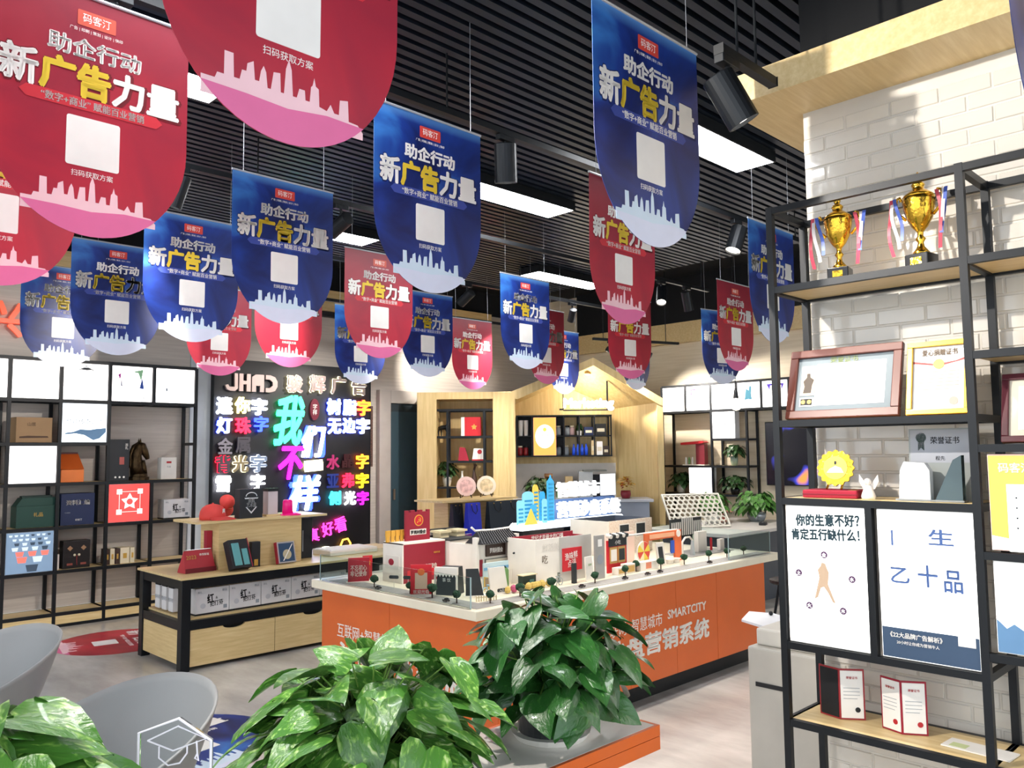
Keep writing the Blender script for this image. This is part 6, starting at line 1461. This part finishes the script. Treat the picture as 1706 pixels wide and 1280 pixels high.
def pothos(label, loc, rx, rz, n, size, seed, ph=.14, pr_=.11, potm=None, zc=.2, mats=0):
    t = thing('potted_pothos', label, 'plant', loc)
    MB().lathe([(pr_*.8, 0), (pr_*.86, .012), (pr_*.86, .03), (pr_*.96, ph*.9), (pr_, ph), (pr_*.9, ph), (pr_*.88, ph*.85)], 28).build('pot', potm or M('charcoal pot', '2a2c2e', .45), t, smooth=False)
    MB().lathe([(pr_*.95, 0), (pr_*1.02, .012), (pr_*1.06, .02), (pr_*.85, .02)], 28).build('saucer', WHITE, t)
    MB().cyl((0, 0, ph*.86), pr_*.89, .003, 20).build('soil', M('dark soil', '2a2018'), t)
    random.seed(seed); st = MB()
    for i in range(n):
        # evenly spread directions over a dome that also hangs below the rim
        k = (i+.5)/n
        el = math.asin(1-1.55*k)
        az = i*2.39996+random.uniform(-.3, .3)
        d = Vector((math.cos(az)*math.cos(el), math.sin(az)*math.cos(el), math.sin(el)))
        rr = (random.uniform(.75, 1.0) if i % 3 else random.uniform(.35, .7))*(1-.25*max(0, -d.z))
        p = Vector((0, 0, zc))+Vector((d.x*rx, d.y*rx, d.z*rz))*rr
        yv = Vector((d.x+random.uniform(-.6, .6), d.y+random.uniform(-.6, .6), d.z*.3-.35+random.uniform(-.35, .45)-.6*max(0, -d.z))).normalized()
        zv = d*1.0+Vector((random.uniform(-.55, .55), random.uniform(-.55, .55), .8)); zv = (zv-yv*zv.dot(yv)).normalized(); xv = yv.cross(zv)
        s_ = size*random.uniform(.72, 1.18)
        base = p-yv*s_*.25
        me_ = LV[mats][(i*7+seed) % 4]
        low_ = min((base+(xv*q.co.x+yv*q.co.y+zv*q.co.z)*s_).z for q in me_.vertices)
        if low_ < .024:          # leaves rest on the table top, none passes through it
            base.z += .024-low_
        o = bpy.data.objects.new('leaf', LV[mats][(i*7+seed) % 4]); COL.objects.link(o); o.parent = t
        o.matrix_local = Matrix(((xv.x*s_, yv.x*s_, zv.x*s_, base.x), (xv.y*s_, yv.y*s_, zv.y*s_, base.y), (xv.z*s_, yv.z*s_, zv.z*s_, base.z), (0, 0, 0, 1)))
        root = Vector((d.x*pr_*.4, d.y*pr_*.4, ph*.86))
        mid = (root+base)/2+Vector((0, 0, .05))
        st.tube([root, mid, base], .0022, 5, False)
    s = st.build('stems', STEM, t, smooth=True); s['kind'] = 'stuff'
    return t
pothos('large marbled pothos plant in the centre foreground', (1.215, 1.745, .7305), .32, .235, 165, .128, 3, zc=.165, mats=0)
pothos('dark green pothos plant in a charcoal pot with white saucer on the divider table', (1.90, 1.77, .7305), .285, .24, 140, .125, 5, mats=1, zc=.2, pr_=.115, ph=.13)
pothos('pothos plant cut off at the bottom left corner', (.40, 1.76, .7305), .2, .2, 66, .14, 9, zc=.25, mats=0)
# grey tub chairs
CHM = M('grey moulded shell', '8b8c8c', .5, var=.03)
def chair(label, loc, rz):
    t = thing('tub_chair', label, 'chair', loc, rz, 'grey tub chairs')
    def f(u, v):
        a = 2*PI*u
        c = (1+math.cos(a))/2
        top = .50+.29*c**.8
        r_ = .2+.115*v**.7+.02*v*c
        return (r_*math.cos(a)*1.02, r_*math.sin(a), .42+(top-.42)*v)
    sh = MB().grid(f, 48, 12)
    o = sh.build('shell', CHM, t, smooth=True)
    bm = bmesh.new(); bm.from_mesh(o.data); bmesh.ops.remove_doubles(bm, verts=bm.verts[:], dist=.0005); bm.to_mesh(o.data); bm.free()
    q_ = o.modifiers.new('t', 'SOLIDIFY'); q_.thickness = .009; q_.offset = 0
    MB().lathe([(.2, .40), (.215, .415), (.2, .43), (.0, .425)], 32).build('seat', CHM, t, smooth=True)
    for i in range(4):
        a = PI/4+i*PI/2
        MB().tube([(.12*math.cos(a), .12*math.sin(a), .41), (.23*math.cos(a), .23*math.sin(a), 0)], [.014, .01], 10).build('leg', WOOD, t)
    return t
chair('grey tub chair left of the central plant, partly behind the clear award', (1.02, 2.96, 0), 20)
chair('grey tub chair cut by the left edge of the view', (.92, 4.36, 0), 20)
# round floor stickers
def sticker(label, loc, rz, c, r_):
    t = thing('floor_sticker', label, 'floor sticker', loc, rz, 'round floor stickers')
    p = PRINT[c]
    MB().slab([(r_*math.cos(2*PI*i/48), r_*math.sin(2*PI*i/48)) for i in range(48)], 0, .001).build('sticker_disc', p['g'], t)
    n = 20; a = R(38)
    MB().slab([(r_*math.cos(-PI/2-a+2*a*i/n), r_*math.sin(-PI/2-a+2*a*i/n)) for i in range(n+1)], .001, .0014).build('shore_print', p['sea'], t)
    MB().slab([(x*r_*2.4, (z-.12)*r_*2.6-r_*.80) for x, z in [(-.2, .09), (.2, .09)]+list(reversed(SKY))], .001, .0016).build('skyline_print', p['sky'], t)
    MB().slab([(x, y_) for x, y_ in rrect(-r_*.19, -r_*.38, r_*.19, 0, r_*.02)], .001, .0015).build('blank_square', PW, t)
    txt('新广告力量', PW, t, w=r_*1.5, h=r_*.26, at=(0, r_*.38, .001), ext=.0006, flat=True, bold=.03)
    txt('助企行动', PW, t, w=r_*.8, h=r_*.15, at=(0, r_*.66, .001), ext=.0006, flat=True, bold=.02)
    txt('“数字+商业” 赋能百业营销', PW, t, w=r_*1.0, h=r_*.07, at=(0, r_*.15, .001), ext=.0006, flat=True)
    return t
sticker('round red floor sticker beside the low display table', (2.64, 7.55, .0005), -100, 'red', .5)
sticker('round blue floor sticker behind the clear award', (2.0, 4.64, .0005), 10, 'blue', .5)
# clear acrylic award
t = thing('acrylic_award', 'clear acrylic award with an engraved graduation cap in the left foreground', 'award', (.688, 1.827, .7305), -47)
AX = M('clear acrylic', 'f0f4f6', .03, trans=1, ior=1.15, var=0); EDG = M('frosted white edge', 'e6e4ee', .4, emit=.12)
body = [(0, .03), (.155, .03), (.155, .27), (.085, .315), (.0, .285)]
MB().prism(body, 0, .012).build('block', AX, t); MB().box(-.02, -.03, 0, .175, .05, .03).build('base', AX, t)
def ln(*p):
    return MB().tube([(x, -.002, z) for x, z in p], .0018, 6)
MB().tube([(x, .0, z) for x, z in body+[body[0]]], .003, 6).build('bright_edge', EDG, t)
ln((.02, .27), (.085, .30), (.145, .275), (.075, .25), (.02, .27)).build('engraved_cap', EDG, t); ln((.045, .258), (.045, .235), (.065, .22), (.09, .225), (.105, .245), (.105, .26)).build('engraved_band', EDG, t); ln((.125, .27), (.127, .245), (.122, .235), (.13, .23), (.127, .245)).build('engraved_tassel', EDG, t)
txt('班级三好学生', EDG, t, w=.1, h=.016, at=(.08, -.001, .18)); txt('超', EDG, t, w=.024, at=(.11, -.001, .145), bold=.02)
